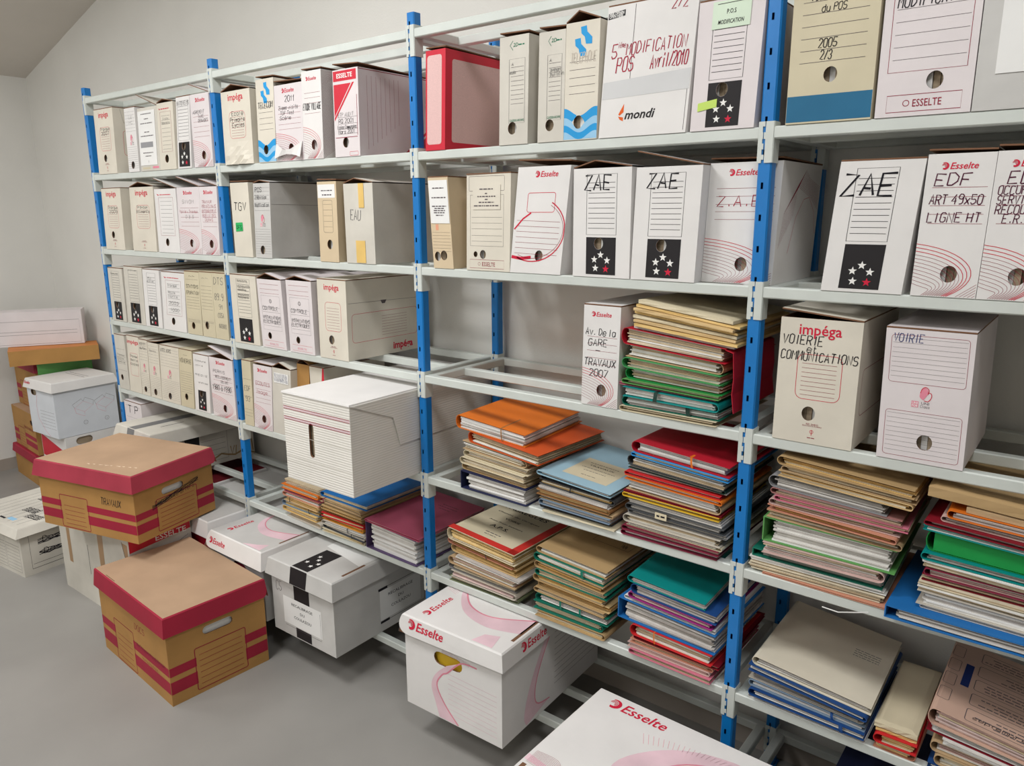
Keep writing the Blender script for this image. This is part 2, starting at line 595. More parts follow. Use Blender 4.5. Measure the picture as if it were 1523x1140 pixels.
def shelf_frame(xl, xr, t):
    mb = MB()
    m = M_STEEL
    for y in (0.0, DEP):
        sl, sr = xl - 0.0185, xr - 0.0185
        z = lambda f: t - 0.0802 * f
        L = [(sl + q, z(f)) for f, q in RF]
        front = [(a, y, b) for a, b in L] + [(xl - 0.002, y, z(1)), (xl, y + 0.002, z(1)), (xl, y + 0.002, z(0)), (xl - 0.002, y, z(0))]
        out = [(a, y, b) for a, b in L] + [(xl - 0.0015, y, z(1)), (xl - 0.0015, y, z(0))]
        mb.rings([[(p[0], y + 0.0021, p[2]) for p in out], out], m)
        mb.box((xl - 0.0021, y + 0.0015, z(1)), (xl, y + 0.033, z(0)), m)
        R_ = [(sr + q, z(f)) for f, q in LF]
        out = [(a, y, b) for a, b in reversed(R_)] + [(xr - 0.0310, y, z(0)), (xr - 0.0310, y, z(1))]
        mb.rings([[(p[0], y + 0.0021, p[2]) for p in out], out], m)
        mb.box((xr - 0.0328, y + 0.0015, z(1)), (xr - 0.0307, y + 0.033, z(0)), m)
    z0, z1 = t - 0.034, t - 0.010
    xa, xb = xl, xr - 0.0328
    c = 0.0025

    def bar(p, q, r, s_):
        # a chamfered square tube from x p to q, y r to s_
        if q - p > s_ - r:
            lo = [[(x, r, z0 + c), (x, r, z1 - c), (x, r + c, z1), (x, s_ - c, z1), (x, s_, z1 - c), (x, s_, z0 + c), (x, s_ - c, z0), (x, r + c, z0)] for x in (p, q)]
        else:
            lo = [[(p, y, z0 + c), (p + c, y, z0), (q - c, y, z0), (q, y, z0 + c), (q, y, z1 - c), (q - c, y, z1), (p + c, y, z1), (p, y, z1 - c)] for y in (r, s_)]
        mb.rings(lo, m)

    bar(xa, xb, 0.0012, 0.026)
    bar(xa, xb, DEP + 0.0012, DEP + 0.026)
    bar(xa, xa + 0.024, 0.0255, DEP + 0.002)
    bar(xb - 0.024, xb, 0.0255, DEP + 0.002)
    bar(xa + 0.0235, xb - 0.0235, 0.152, 0.175)
    mb.build('shelf_frame', rack)


for i in range(4):
    for t in T:
        shelf_frame(XS[i], XS[i + 1], t)


# ---------------------------------------------------------------- archive boxes
EDGE = {}


def abox(label, lvl, BL, BR, TL, design, board=None, y0=0.0, d=0.30, flap=None, rise=0.0, group=None, zoff=0.0,
         holes=True, side=None, extra=None, inner=None, loc_y=None, h=None, name='archive_box', crush=0.0):
    """a cardboard magazine box standing spine-out on shelf level lvl; BL, BR, TL are its spine's corners as seen in the photo"""
    board = board or M_WHITE
    inner = inner or M_KRAFTIN
    zs = SH[lvl] + 0.0004 + zoff
    pb, pr, pt = on(1, *BL, y0), on(1, *BR, y0), on(1, *TL, y0)
    key = (lvl, sum(1 for x in XS if pb.x > x))
    if key in EDGE and not h:
        eb, et = EDGE[key]
        if pb.x < eb + .0008:
            pb.x = eb + .0008
        if pt.x < et + .0008:
            pt.x = et + .0008
    w = pr.x - pb.x
    if y0 < 0.033:
        # keep clear of the posts on either side
        for X in XS:
            lo, hi = X - 0.0335, X + 0.0012
            mid = pb.x + w / 2
            if mid < X - 0.016 and max(pr.x, pt.x + w) > lo:
                w = lo - max(pb.x, pt.x)
            elif mid > X - 0.016 and min(pb.x, pt.x) < hi:
                d0 = hi - min(pb.x, pt.x)
                d1, d2 = max(0, hi - pb.x), max(0, hi - pt.x)
                pb.x += d1
                pt.x += d2
                w -= d1
        pr.x = pb.x + w
    EDGE[key] = (pr.x, pt.x + w)
    if os.environ.get('DZ'):
        print('DZ', lvl, label[:40], round((pb.z - zs) * 1000), round((pr.z - zs) * 1000), 'w', round(w, 3), 'h', round(pt.z - pb.z, 3), 's', round(pt.x - pb.x, 3), 'x', round(pb.x, 3))
    hh = h or (pt.z - pb.z)
    hh = min(hh, T[lvl - 1] - 0.036 - zs - 0.002) if lvl > 0 else hh
    s = (pt.x - pb.x)
    if h:
        s = 0.0
    root = thing(name, label, 'archive box', (pb.x, y0, zs), 0, group or 'archive boxes on the shelves')
    V = lambda x, y, z: Vector((x + s * z / hh, y, z))
    mb = MB()
    F = Face(mb, V(0, 0, 0), (1, 0, 0), (V(0, 0, 1)), (0, -1, 0), w, hh)
    H = []
    if holes:
        for hx, hy, hr in (holes if isinstance(holes, list) else [design_hole(design, w, hh)]):
            H.append(hole_loop(F, hx, hy, hr, hr * 1.12))
    if crush > 0:
        # a soft, dented spine
        nx, nz = 8, 16
        G = [[None] * (nx + 1) for _ in range(nz + 1)]
        for j in range(nz + 1):
            for i in range(nx + 1):
                e = min(i, nx - i, 2) / 2.0
                k = max(0.0, 1 - (j / nz) / crush)
                G[j][i] = V(w * i / nx, -0.012 * k * e * random.uniform(0.2, 1.3), hh * j / nz)
        for j in range(nz):
            for i in range(nx):
                mb.poly([G[j][i], G[j][i + 1], G[j + 1][i + 1], G[j + 1][i]], board)
    else:
        holed(mb, F, H, board, inner)
    t = 0.0025
    R = Face(mb, V(w, 0, 0), (0, 1, 0), (V(0, 0, 1)), (1, 0, 0), d, hh)
    mb.poly([V(w, 0, 0), V(w, d, 0), V(w, d, hh), V(w, 0, hh)], board)
    mb.poly([V(0, d, 0), V(0, 0, 0), V(0, 0, hh), V(0, d, hh)], board)
    mb.poly([V(w, d, 0), V(0, d, 0), V(0, d, hh), V(w, d, hh)], board)
    mb.poly([V(0, d, 0), V(w, d, 0), V(w, 0, 0), V(0, 0, 0)], board)
    # rim and inner walls
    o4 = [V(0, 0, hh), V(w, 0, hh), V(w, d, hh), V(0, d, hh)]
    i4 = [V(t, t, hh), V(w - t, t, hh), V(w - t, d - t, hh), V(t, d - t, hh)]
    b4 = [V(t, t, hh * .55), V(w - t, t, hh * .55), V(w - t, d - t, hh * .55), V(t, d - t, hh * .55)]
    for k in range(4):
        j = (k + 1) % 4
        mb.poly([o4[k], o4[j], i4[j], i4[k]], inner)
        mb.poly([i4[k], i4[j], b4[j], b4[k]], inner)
    if design:
        design(F)
    if side:
        side(R)
    body = mb.build('carton_body', root)
    # papers inside, seen through the finger hole and under the flap
    mb = MB()
    n = max(3, int(w / 0.012))
    x = 0.006
    hc = hh * 0.9
    for k in range(n):
        x2 = 0.006 + (w - 0.012) * (k + 1) / n - 0.0008
        z2 = hc * random.uniform(0.93, 1.0)
        y1 = random.uniform(0.010, 0.018)
        mb.box((x, y1, 0.004), (x2, d - 0.02, z2), M_PAPERS if k % 3 else M_SHEET, lambda p: V(p.x, p.y, p.z))
        x = x2 + 0.0008
    o = mb.build('papers', root)
    o['kind'] = 'stuff'
    # top flap
    mb = MB()
    th = 0.003
    if flap in (None, 'C'):
        a = [V(0, 0.001, hh + .0004), V(w, 0.001, hh + .0004), V(w, d, hh + .0004), V(0, d, hh + .0004)]
        up = [Vector((0, 0, th))] * 4
        if rise:
            up2 = [Vector((0, 0, rise)), Vector((0, 0, rise * .6)), Vector((0, 0, 0)), Vector((0, 0, 0))]
            a = [p + q for p, q in zip(a, up2)]
    elif flap == 'R':      # hinged on the right long edge, lifted on the left
        rise = max(0.0, min(rise * 1.35, T[lvl - 1] - 0.040 - zs - hh))
        a = [V(0.001, -0.002, hh + rise), V(w, 0.0, hh + .0004), V(w, d, hh + .0004), V(0.001, d, hh + rise * .8)]
    elif flap == 'L':
        a = [V(0, 0.0, hh + .0004), V(w - .001, -0.002, hh + rise), V(w - .001, d, hh + rise * .8), V(0, d, hh + .0004)]
    elif flap == 'M':      # ridged: lifted in the middle
        a = [V(0, 0.0, hh + .0004), V(w, 0, hh + .0004), V(w, d, hh + .0004), V(0, d, hh + .0004)]
    if flap == 'M':
        c1, c2 = V(w * .38, -0.001, hh + rise), V(w * .38, d, hh + rise * .7)
        for q in ((a[0], c1, c2, a[3]), (c1, a[1], a[2], c2)):
            q = list(q)
            mb.poly(list(reversed(q)), inner)
            mb.poly([p + Vector((0, 0, th)) for p in q], board, False)
        mb.poly([a[0], c1, c1 + Vector((0, 0, th)), a[0] + Vector((0, 0, th))][::-1], inner, False)
        mb.poly([c1, a[1], a[1] + Vector((0, 0, th)), c1 + Vector((0, 0, th))][::-1], inner, False)
    else:
        up = [p + Vector((0, 0, th)) for p in a]
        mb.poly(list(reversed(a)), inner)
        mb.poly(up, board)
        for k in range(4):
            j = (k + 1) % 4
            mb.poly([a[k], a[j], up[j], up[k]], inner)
    mb.build('top_flap', root)
    if extra:
        extra(root, F, V, w, hh, d)
    return root


def flat_part(name, root, F, pts, m, deco=None, lay=5, th=0.0006, label=None):
    """a sheet, label, tape or note stuck onto a face"""
    mb = MB()
    bot = [F.p(a, b, lay) for a, b in pts]
    top = [p + F.n * th for p in bot]
    mb.rings([bot, top], m)
    if deco:
        G = Face(mb, top[0], F.x, F.y, F.n, pts[1][0] - pts[0][0], pts[2][1] - pts[1][1])
        deco(G)
    o = mb.build(name, root)
    if label:
        o['label'] = label
    return o


HOLE = {}


def design_hole(design, w, h):
    a, b, r = HOLE.get(getattr(design, 'hole', None), (0.5, 0.16, 0.013))
    return (w * a, h * b, min(r, w * 0.16))


HOLE['esselte'] = (0.55, 0.165, 0.0135)
HOLE['star'] = (0.46, 0.315, 0.0125)
HOLE['impega'] = (0.44, 0.245, 0.0135)
HOLE['uni'] = (0.45, 0.11, 0.0135)
HOLE['rect'] = (0.45, 0.165, 0.0135)
HOLE['tele'] = (0.44, 0.155, 0.0135)
HOLE['2d'] = (0.46, 0.155, 0.0135)


def hands(F, hand):
    for e in hand or []:
        t, x, y, size = e[:4]
        m = e[4] if len(e) > 4 else M_INK
        fit = e[5] * F.w if len(e) > 5 and e[5] else None
        F.hand(t, x * F.w, y * F.h, size, m, fit)


def D(kind, fn):
    fn.hole = kind
    return fn


def esselte(hand=None, logo=True, swirl=True, lines=(0.695, 0.625, 0.555, 0.485, 0.42), dense=12, hot=3):
    def f(F):
        w, h = F.w, F.h
        if logo:
            sz = min(0.0125, w * 0.105)
            F.esselte(w * 0.26 if w > 0.12 else w * 0.2, h * 0.895, sz)
        F.lines(w * 0.12, w * 0.93, [h * y for y in lines], 0.0007, M_REDDARK)
        if swirl:
            for k in range(dense):
                y0 = h * (0.375 - 0.026 * k)
                if y0 < 0.02 * h:
                    break
                q = 1 - k / (dense * 1.15)
                P = []
                ext = w * (0.12 + 0.80 * q)
                x3, y3 = ext * 0.60, h * 0.006
                for i in range(15):
                    u = i / 14
                    c1 = (ext * 0.95, y0 - h * 0.045)
                    c2 = (ext * 1.28, h * (0.05 + 0.09 * q))
                    b0, b1, b2, b3 = (1 - u) ** 3, 3 * u * (1 - u) ** 2, 3 * u * u * (1 - u), u ** 3
                    P.append((b1 * c1[0] + b2 * c2[0] + b3 * x3, b0 * y0 + b1 * c1[1] + b2 * c2[1] + b3 * y3))
                P = [(min(a, w * .985), b) for a, b in P]
                F.path(P, 0.0011 if k < hot else 0.0006, M_RED if k < hot else M_REDDARK)
            for k in range(5):
                F.line(w * (0.70 + 0.06 * k), h * 0.006, w * 0.985, h * (0.10 - 0.02 * k), 0.0006, M_REDDARK)
        hands(F, hand)
    return D('esselte', f)


def star(hand=None, table=True, x0=0.24, x1=0.76, hole=True):
    def f(F):
        w, h = F.w, F.h
        a, b = w * x0, w * x1
        hx, hy, hr = design_hole(f, w, h)
        # black panel round the finger hole
        blk = [(a, h * .025), (b, h * .025), (b, h * .372), (a, h * .372)]
        outer = [F.p(p, q, 1) for p, q in blk]
        ring = [F.p(hx + hr * 1.02 * math.cos(2 * PI * k / 18), hy + hr * 1.14 * math.sin(2 * PI * k / 18), 1) for k in range(18)]
        flat = outer + ring[::-1]
        if hole:
            for t in tessellate_polygon([outer, ring[::-1]]):
                F.mb.poly([flat[i] for i in t], M_BLACK, False)
        else:
            F.poly(blk, M_BLACK)
        r = (b - a) * 0.115
        cx = (a + b) / 2
        for dx, dy, m in ((0, .21, M_WHITEP), (-.21, .165, M_WHITEP), (.22, .16, M_WHITEP), (-.17, .085, M_WHITEP), (.18, .08, M_RED)):
            F.star(cx + dx * (b - a), h * dy, r, m)
        if table:
            F.path([(a, h * .395), (b, h * .395), (b, h * .945), (a, h * .945)], 0.0011, M_BLACK, 1, True)
            n = 10
            F.lines(a + w * .03, b - w * .03, [h * (.455 + .046 * k) for k in range(n)], 0.0010, M_BLACK)
        hands(F, hand)
    return D('star', f)


def impega(hand=None, lines=8, logo=True):
    def f(F):
        w, h = F.w, F.h
        if logo:
            F.impega(w * .5, h * .875, min(.024, w * .15), w * .52)
        x0, x1 = w * .25, w * .80
        F.rrect(x0, h * .36, x1, h * .72, w * .09, 0.0011, M_RED)
        F.lines(x0 + w * .06, x1 - w * .06, [h * (.395 + .036 * k) for k in range(lines)], 0.0007, M_REDDARK)
        F.text('REF. 2648-D', w * .5, h * .155, .0034, M_REDDARK, 'c', fit=w * .15)
        F.text('EXCLUSIVITE BUREAU', w * .5, h * .142, .0026, M_REDDARK, 'c', fit=w * .24)
        F.path([(w * .5, h * .115), (w * .5, h * .07)], .0012, M_RED)
        F.ring(w * .5, h * .10, .0035, .0009, M_RED)
        F.illegible(w * .5, h * .045, w * .1, .0024, M_REDDARK)
        hands(F, hand)
    return D('impega', f)


def redrect(hand=None, m=None):
    m = m or M_REDDARK
    def f(F):
        w, h = F.w, F.h
        F.area([(w * .10, h * .925), (w * .22, h * .91), (w * .17, h * .895)], M_RED, 2)
        F.illegible(w * .5, h * .90, w * .5, .005, M_RED)
        F.path([(w * .18, h * .27), (w * .84, h * .27), (w * .84, h * .865), (w * .18, h * .865)], .0013, m, 1, True)
        F.lines(w * .25, w * .78, [h * (.31 + .062 * k) for k in range(9)], .0008, M_LINE)
        hands(F, hand)
    return D('rect', f)


def bez(P, n=5):
    """smooth curve through control points (Catmull-Rom)"""
    out = []
    Q = [P[0]] + list(P) + [P[-1]]
    for i in range(1, len(Q) - 2):
        for k in range(n):
            t_ = k / n
            out.append(tuple(0.5 * (2 * Q[i][j] + (Q[i + 1][j] - Q[i - 1][j]) * t_ + (2 * Q[i - 1][j] - 5 * Q[i][j] + 4 * Q[i + 1][j] - Q[i + 2][j]) * t_ ** 2 + (3 * Q[i][j] - Q[i - 1][j] - 3 * Q[i + 1][j] + Q[i + 2][j]) * t_ ** 3) for j in (0, 1)))
    out.append(tuple(P[-1]))
    return out


def butterfly(F, cx, cy, r):
    q = lambda P: [(cx + r * a, cy + r * b) for a, b in P]
    up = bez(q([(-.1, -.75), (-.55, -.35), (-.45, .45), (0, .95), (.4, .6), (.35, .0), (-.1, -.75)]))
    lo = bez(q([(.38, .35), (.8, .25), (.85, -.3), (.5, -.85), (.0, -.8)]))
    F.area(up[:-1], M_PINK, 2)
    F.path(bez(q([(-.5, .2), (-.3, .8), (.1, 1.05), (.5, .7), (.42, .1)])), r * .09, M_RED, 3)
    F.path(lo, r * .09, M_RED, 3)


def uni(hand=None, big=False, top=0.96):
    def f(F):
        w, h = F.w, F.h
        if big:
            F.rrect(w * .07, h * .60, w * .94, h * .955, w * .04, .0007, M_REDDARK)
            F.rrect(w * .07, h * .035, w * .94, h * .385, w * .04, .0007, M_REDDARK)
            F.lines(w * .09, w * .92, [h * (.645 + .036 * k) for k in range(9)], .0004, M_LINE)
            F.lines(w * .09, w * .92, [h * (.075 + .036 * k) for k in range(9)], .0004, M_LINE)
        else:
            F.lines(w * .04, w * .96, [h * (.06 + .033 * k) for k in range(11)], .0005, M_LINE)
            F.lines(w * .04, w * .96, [h * (.64 + .05 * k) for k in range(7)], .0005, M_LINE)
        butterfly(F, w * .50, h * .525, min(.014, w * .16))
        q = min(.012, w * .14)
        F.rect(w * .36, h * .425, w * .36 + q, h * .425 + q, M_PINK, 2)
        F.text('UNI', w * .36 + q * .1, h * .425 + q * .55, q * .34, M_WHITEP, 'l', 0, .02, q * .8, 3)
        F.text('FOB', w * .36 + q * .1, h * .425 + q * .1, q * .34, M_WHITEP, 'l', 0, .02, q * .8, 3)
        F.text('UNI', w * .36 + q * 1.4, h * .425 + q * .55, q * .42, M_LINE, 'l', 0, 0, q * 1.1)
        F.hand('Class', w * .36 + q * 1.3, h * .425 + q * .02, q * .42, M_LINE, q * 1.3, .0005)
        hands(F, hand)
    return D('uni', f)


def telecom(hand=None):
    def f(F):
        w, h = F.w, F.h
        def wave(y, amp, up):
            return [(w * k / 16, h * (y + amp * math.cos(2 * PI * k / 16 * 1.05) * up)) for k in range(17)]
        for y0, y1, m in ((.245, .165, M_SKY), (.165, .10, M_SKYPALE), (.10, .04, M_SKY), (.04, None, M_SKYPALE)):
            A = wave(y0, .035, 1)
            B = wave(y1, .035, 1) if y1 is not None else [(w * k / 16, 0.002) for k in range(17)]
            hx, hy, hr = design_hole(f, w, h)
            for k in range(16):
                qd = [A[k], A[k + 1], (B[k + 1][0], max(.002, B[k + 1][1])), (B[k][0], max(.002, B[k][1]))]
                if min(math.hypot((x - hx), (y - hy) / 1.12) for x, y in qd) < hr * 0.92 or abs((qd[0][0] + qd[1][0]) / 2 - hx) < hr and qd[3][1] < hy < qd[0][1]:
                    # keep clear of the finger hole
                    x0, x1 = qd[0][0], qd[1][0]
                    ex = lambda x: math.sqrt(max(0, hr * hr - (x - hx) ** 2)) * 1.12
                    t0, t1 = hy + ex(x0), hy + ex(x1)
                    b0, b1 = hy - ex(x0), hy - ex(x1)
                    if qd[0][1] > t0 and qd[1][1] > t1:
                        F.poly([qd[0], qd[1], (x1, max(t1, qd[2][1])), (x0, max(t0, qd[3][1]))][::-1], m)
                    if qd[3][1] < b0 and qd[2][1] < b1:
                        F.poly([(x0, min(b0, qd[0][1])), (x1, min(b1, qd[1][1])), qd[2], qd[3]][::-1], m)
                    continue
                F.poly(qd[::-1], m)
        for ox, oy in ((.44, .86), (.27, .765)):
            P = []
            for k in range(9):
                u = k / 8
                P.append((w * (ox + .22 * u + .0), h * (oy + .10 - .09 * u + .0)))
            a, b = w * ox, h * oy
            F.area([(a, b + h * .095), (a + w * .17, b + h * .10), (a + w * .19, b + h * .05), (a + w * .34, b + h * .0), (a + w * .34, b - h * .055), (a + w * .16, b - h * .05), (a + w * .12, b + h * .01), (a + w * .02, b + h * .04)], M_SKY, 2)
        F.lines(w * .13, w * .90, [h * (.40 + .068 * k) for k in range(5)], .0009, M_LINE)
        hands(F, hand)
    return D('tele', f)


def greenbox(hand=None):
    def f(F):
        w, h = F.w, F.h
        F.path([(w * .46, h * .955), (w * .36, h * .915), (w * .46, h * .87)], .0012, M_GREEN)
        F.text('2D', w * .47, h * .90, .0085, M_GREEN, 'l', .2, .01)
        F.illegible(w * .75, h * .905, w * .2, .0045, M_GREEN)
        F.path([(w * .34, h * .20), (w * .88, h * .20), (w * .88, h * .79), (w * .34, h * .79)], .0009, M_LINE, 1, True)
        F.lines(w * .40, w * .84, [h * (.38 + .042 * k) for k in range(9)], .0008, M_LINE)
        F.text('CLASSEUR ARCHIVE', w * .36, h * .215, .0055, M_GREEN, 'l', 0, .01, w * .5)
        hands(F, hand)
    return D('2d', f)


def plain(hand=None, lines=None):
    def f(F):
        if lines:
            F.lines(F.w * .08, F.w * .92, [F.h * y for y in lines], .0007, M_LINE)
        hands(F, hand)
    return D('none', f)


# ---------------------------------------------------------------- lidded cartons
def carton(label, loc, yaw, w, d, h, lh, board, top, skirt, front=None, right=None, lidtop=None, lfront=None, lright=None,
           fslot=None, rslot=None, group=None, fill=None, over=0.005, flare=0.006, lift=0.0, droop=0.0, rounded=True, name='storage_carton', lid=True, edge=None, roundleft=False):
    """an archive transfer carton: tapered body with hand holes, and a lift-off lid"""
    root = thing(name, label, 'storage box', loc, yaw, group or 'lidded storage cartons')
    mb = MB()
    tp = 0.004                                   # slight taper to the foot
    V = lambda x, y, z: Vector((x + tp * (1 - z / h) * (1 if x < w / 2 else -1), y + tp * (1 - z / h) * (1 if y < d / 2 else -1), z))
    o = V(0, 0, 0)
    F = Face(mb, V(0, 0, 0), (1, 0, 0), (V(0, 0, 1) - V(0, 0, 0)), (0, -1, 0), w, h)
    F = Face(mb, Vector((0, 0.002, 0)), (1, 0, 0), (0, 0, 1), (0, -1, 0), w, h)
    R = Face(mb, Vector((w, 0, 0)), (0, 1, 0), (0, 0, 1), (1, 0, 0), d, h)
    F.o = Vector((0, 0, 0))
    holed(mb, F, [slot_loop(F, *fslot)] if fslot else [], board, M_KRAFTIN, .004)
    holed(mb, R, [slot_loop(R, *rslot)] if rslot else [], board, M_KRAFTIN, .004)
    mb.poly([(0, d, 0), (0, 0, 0), (0, 0, h), (0, d, h)], board)
    mb.poly([(w, d, 0), (0, d, 0), (0, d, h), (w, d, h)], board)
    mb.poly([(0, d, 0), (w, d, 0), (w, 0, 0), (0, 0, 0)], board)
    if not lid:
        mb.poly([(0, 0, h), (w, 0, h), (w, d, h), (0, d, h)], top)
        if lidtop:
            lidtop(Face(mb, (0, 0, h), (1, 0, 0), (0, 1, 0), (0, 0, 1), w, d))
    if front:
        front(F)
    if right:
        right(R)
    mb.build('carton_body', root)
    mb = MB()
    mb.box((.012, .012, .006), (w - .012, d - .012, h - .01), fill or M_PAPERS)
    mb.build('papers', root)['kind'] = 'stuff'
    if not lid:
        return root
    mb = MB()
    e, f = over, over + flare
    z1, z0 = h + 0.003 + lift, h + 0.003 + lift - lh
    q = 0.004
    tl = [(-e + q, -e + q, z1), (w + e - q, -e + q, z1), (w + e - q, d + e - q, z1), (-e + q, d + e - q, z1)]
    ml = [(-e, -e, z1 - q), (w + e, -e, z1 - q), (w + e, d + e, z1 - q), (-e, d + e, z1 - q)]
    bl = [(-f, -f, z0 - droop), (w + f, -f, z0), (w + f, d + f, z0), (-f, d + f, z0)]
    mb.poly(tl, top)
    for k in range(4):
        j = (k + 1) % 4
        mb.poly([ml[k], ml[j], tl[j], tl[k]], edge or skirt)
        a, b = Vector(bl[k]), Vector(bl[j])
        if rounded and k == 1:
            A, B = Vector(ml[k]), Vector(ml[j])
            P = [A, a]
            for i in range(7):
                an = i / 6 * PI / 2
                u = 1 - (0.05 * (1 - math.sin(an)))
                vv = 1 - (1 - math.cos(an)) * 0.55
                P.append((A.lerp(B, u)).lerp(a.lerp(b, u), vv))
            P.append(B)
            mb.poly(P, skirt)
        elif roundleft and k == 0:
            A, B, a, b = Vector(ml[0]), Vector(ml[1]), Vector(bl[0]), Vector(bl[1])
            P = []
            for i in range(9):
                an = i / 8 * PI / 2
                P.append(A.lerp(B, .10 * (1 - math.sin(PI / 2 - an)) - .03 * math.sin(an * 2)).lerp(a.lerp(b, .10 * (1 - math.cos(an)) - .03 * math.sin(an * 2)), math.sin(an)))
            P[-1] = a.lerp(b, .10)
            mb.poly(P + [b, B], skirt)
        else:
            mb.poly([bl[k], bl[j], ml[j], ml[k]], skirt)
        # inside of the skirt
        n = Vector((0, 1, 0)) if k == 0 else Vector((-1, 0, 0)) if k == 1 else Vector((0, -1, 0)) if k == 2 else Vector((1, 0, 0))
        if not (rounded and k == 1):
            mb.poly([Vector(bl[j]) + n * .002, Vector(bl[k]) + n * .002, Vector(ml[k]) + n * .002, Vector(ml[j]) + n * .002], M_KRAFTIN, False)
    if lidtop:
        lidtop(Face(mb, (0, 0, z1), (1, 0, 0), (0, 1, 0), (0, 0, 1), w, d))
    fl = Face(mb, (-f, -f, z0), (1, 0, 0), Vector((0, (f - e) / lh, 1)), (0, -1, 0.1), w + 2 * f, lh)
    fr = Face(mb, (w + f, -f, z0), (0, 1, 0), Vector((-(f - e) / lh, 0, 1)), (1, 0, 0.1), d + 2 * f, lh)
    if lfront:
        lfront(fl)
    if lright:
        lright(fr)
    mb.build('lid', root)
    return root


# ---------------------------------------------------------------- folders and papers
FC = {
    'orange': (222, 116, 32), 'burnt orange': (206, 84, 34), 'red': (180, 24, 44), 'bright red': (206, 40, 44), 'dark red': (134, 20, 36), 'burgundy': (134, 40, 64),
    'pink': (212, 120, 140), 'rose pink': (206, 100, 128), 'magenta': (158, 50, 128), 'purple': (92, 74, 112), 'green': (66, 150, 86), 'bright green': (24, 150, 70), 'dark green': (34, 62, 54), 'leaf green': (96, 158, 86),
    'teal': (0, 138, 134), 'bottle green': (20, 112, 92), 'blue': (34, 110, 178), 'light blue': (158, 192, 208), 'sky blue': (58, 150, 214), 'navy blue': (34, 40, 74), 'dark blue': (28, 70, 128), 'grey blue': (122, 142, 162),
    'grey': (140, 140, 142), 'dark grey': (76, 78, 80), 'black': (40, 42, 48), 'yellow': (226, 186, 50), 'cream': (214, 202, 172), 'buff': (208, 178, 128), 'kraft': (182, 152, 108), 'brown': (150, 108, 66),
    'tan': (190, 162, 124), 'white': (228, 227, 224), 'salmon': (204, 142, 116), 'pale pink': (206, 176, 168), 'dull green': (120, 128, 96), 'amber': (224, 158, 60), 'old rose': (166, 116, 112), 'manila': (220, 186, 120), 'stone': (196, 188, 174), 'dusty rose': (208, 172, 152), 'ivory': (224, 216, 196),
}


def fmat(c):
    return mat('card_' + c.replace(' ', '_'), FC[c], 0.55, 0.35, 0.04, 8, 0.08, 40)


PAP = {
    'w': [M_SHEET, mat('paper_white', (226, 224, 218), .8, .2, .06, 30), mat('paper_grey_white', (210, 206, 200), .8, .2, .06, 30), mat('paper_shade', (190, 184, 178), .8, .2, .08, 30)],
    'c': [mat('paper_cream', (216, 204, 178), .8, .2, .08, 30), mat('paper_tan', (200, 182, 152), .8, .2, .08, 30), mat('paper_aged', (184, 164, 134), .8, .2, .08, 30), mat('paper_white', (0, 0, 0))],
    'g': [mat('paper_dull', (166, 161, 154), .8, .2, .08, 30), mat('paper_shade', (0, 0, 0)), mat('paper_grey_white', (0, 0, 0))],
    'p': [mat('paper_pinkish', (202, 170, 162), .8, .2, .08, 30), mat('paper_pale_pink', (216, 192, 186), .8, .2, .08, 30), mat('paper_tan', (0, 0, 0)), mat('paper_white', (0, 0, 0))],
    'y': [mat('paper_buff', (214, 180, 118), .8, .2, .08, 30), mat('paper_straw', (226, 200, 146), .8, .2, .08, 30), mat('paper_cream', (0, 0, 0)), mat('paper_ochre', (188, 148, 88), .8, .2, .08, 30)],
}
ORD = ['first', 'second', 'third', 'fourth', 'fifth', 'sixth', 'seventh', 'eighth', 'ninth', 'tenth', 'eleventh', 'twelfth', 'thirteenth', 'fourteenth', 'fifteenth', 'sixteenth', 'seventeenth', 'eighteenth', 'nineteenth', 'twentieth']


def paper_block(root, x0, x1, y0, y1, z0, z1, mats, wf, name='papers', jx=0.006, jy=0.006, lay=0.003, spin=0.0):
    """a sheaf of loose sheets: one lofted body with uneven edges"""
    mb = MB()
    n = max(1, min(16, int(round((z1 - z0) / lay))))
    zs = sorted([z0 + (z1 - z0) * (i + random.uniform(-.3, .3) * (0 < i < n)) / n for i in range(n + 1)])
    loops, ms = [], []
    nx = 5
    for i in range(n):
        a0, a1 = x0 + random.uniform(0, jx), x1 - random.uniform(0, jx)
        b0, b1 = y0 + random.uniform(0, jy), y1 - random.uniform(0, jy)
        r = random.uniform(-spin, spin)
        m = random.choice(mats)
        base = [(a0 + (a1 - a0) * k / nx, b0 + r * k / nx) for k in range(nx + 1)] + [(a1 - (a1 - a0) * k / nx, b1 + r * (nx - k) / nx) for k in range(nx + 1)]
        for z in (zs[i] + 0.00012, zs[i + 1]):
            loops.append([wf(Vector((p, q, z))) for p, q in base])
        ms += [m, m]
    mb.rings(loops, ms[:-1])
    o = mb.build(name, root)
    o['kind'] = 'stuff'
    return o


def strap(root, m, W, L, Tk, wf, x, name='elastic_band', wid=0.006, back=0.1):
    mb = MB()
    g = 0.0003
    path = [(x, back, Tk + g), (x + .002, .02, Tk + g), (x + .003, -.002, Tk), (x + .004, -.003, Tk * .5), (x + .006, -.002, 0.0002), (x + .006, .012, -.0002)]
    A = [[wf(Vector((p[0] - wid / 2, p[1], p[2]))), wf(Vector((p[0] + wid / 2, p[1], p[2])))] for p in path]
    for i in range(len(A) - 1):
        mb.poly([A[i][0], A[i][1], A[i + 1][1], A[i + 1][0]], m)
    mb.build(name, root)


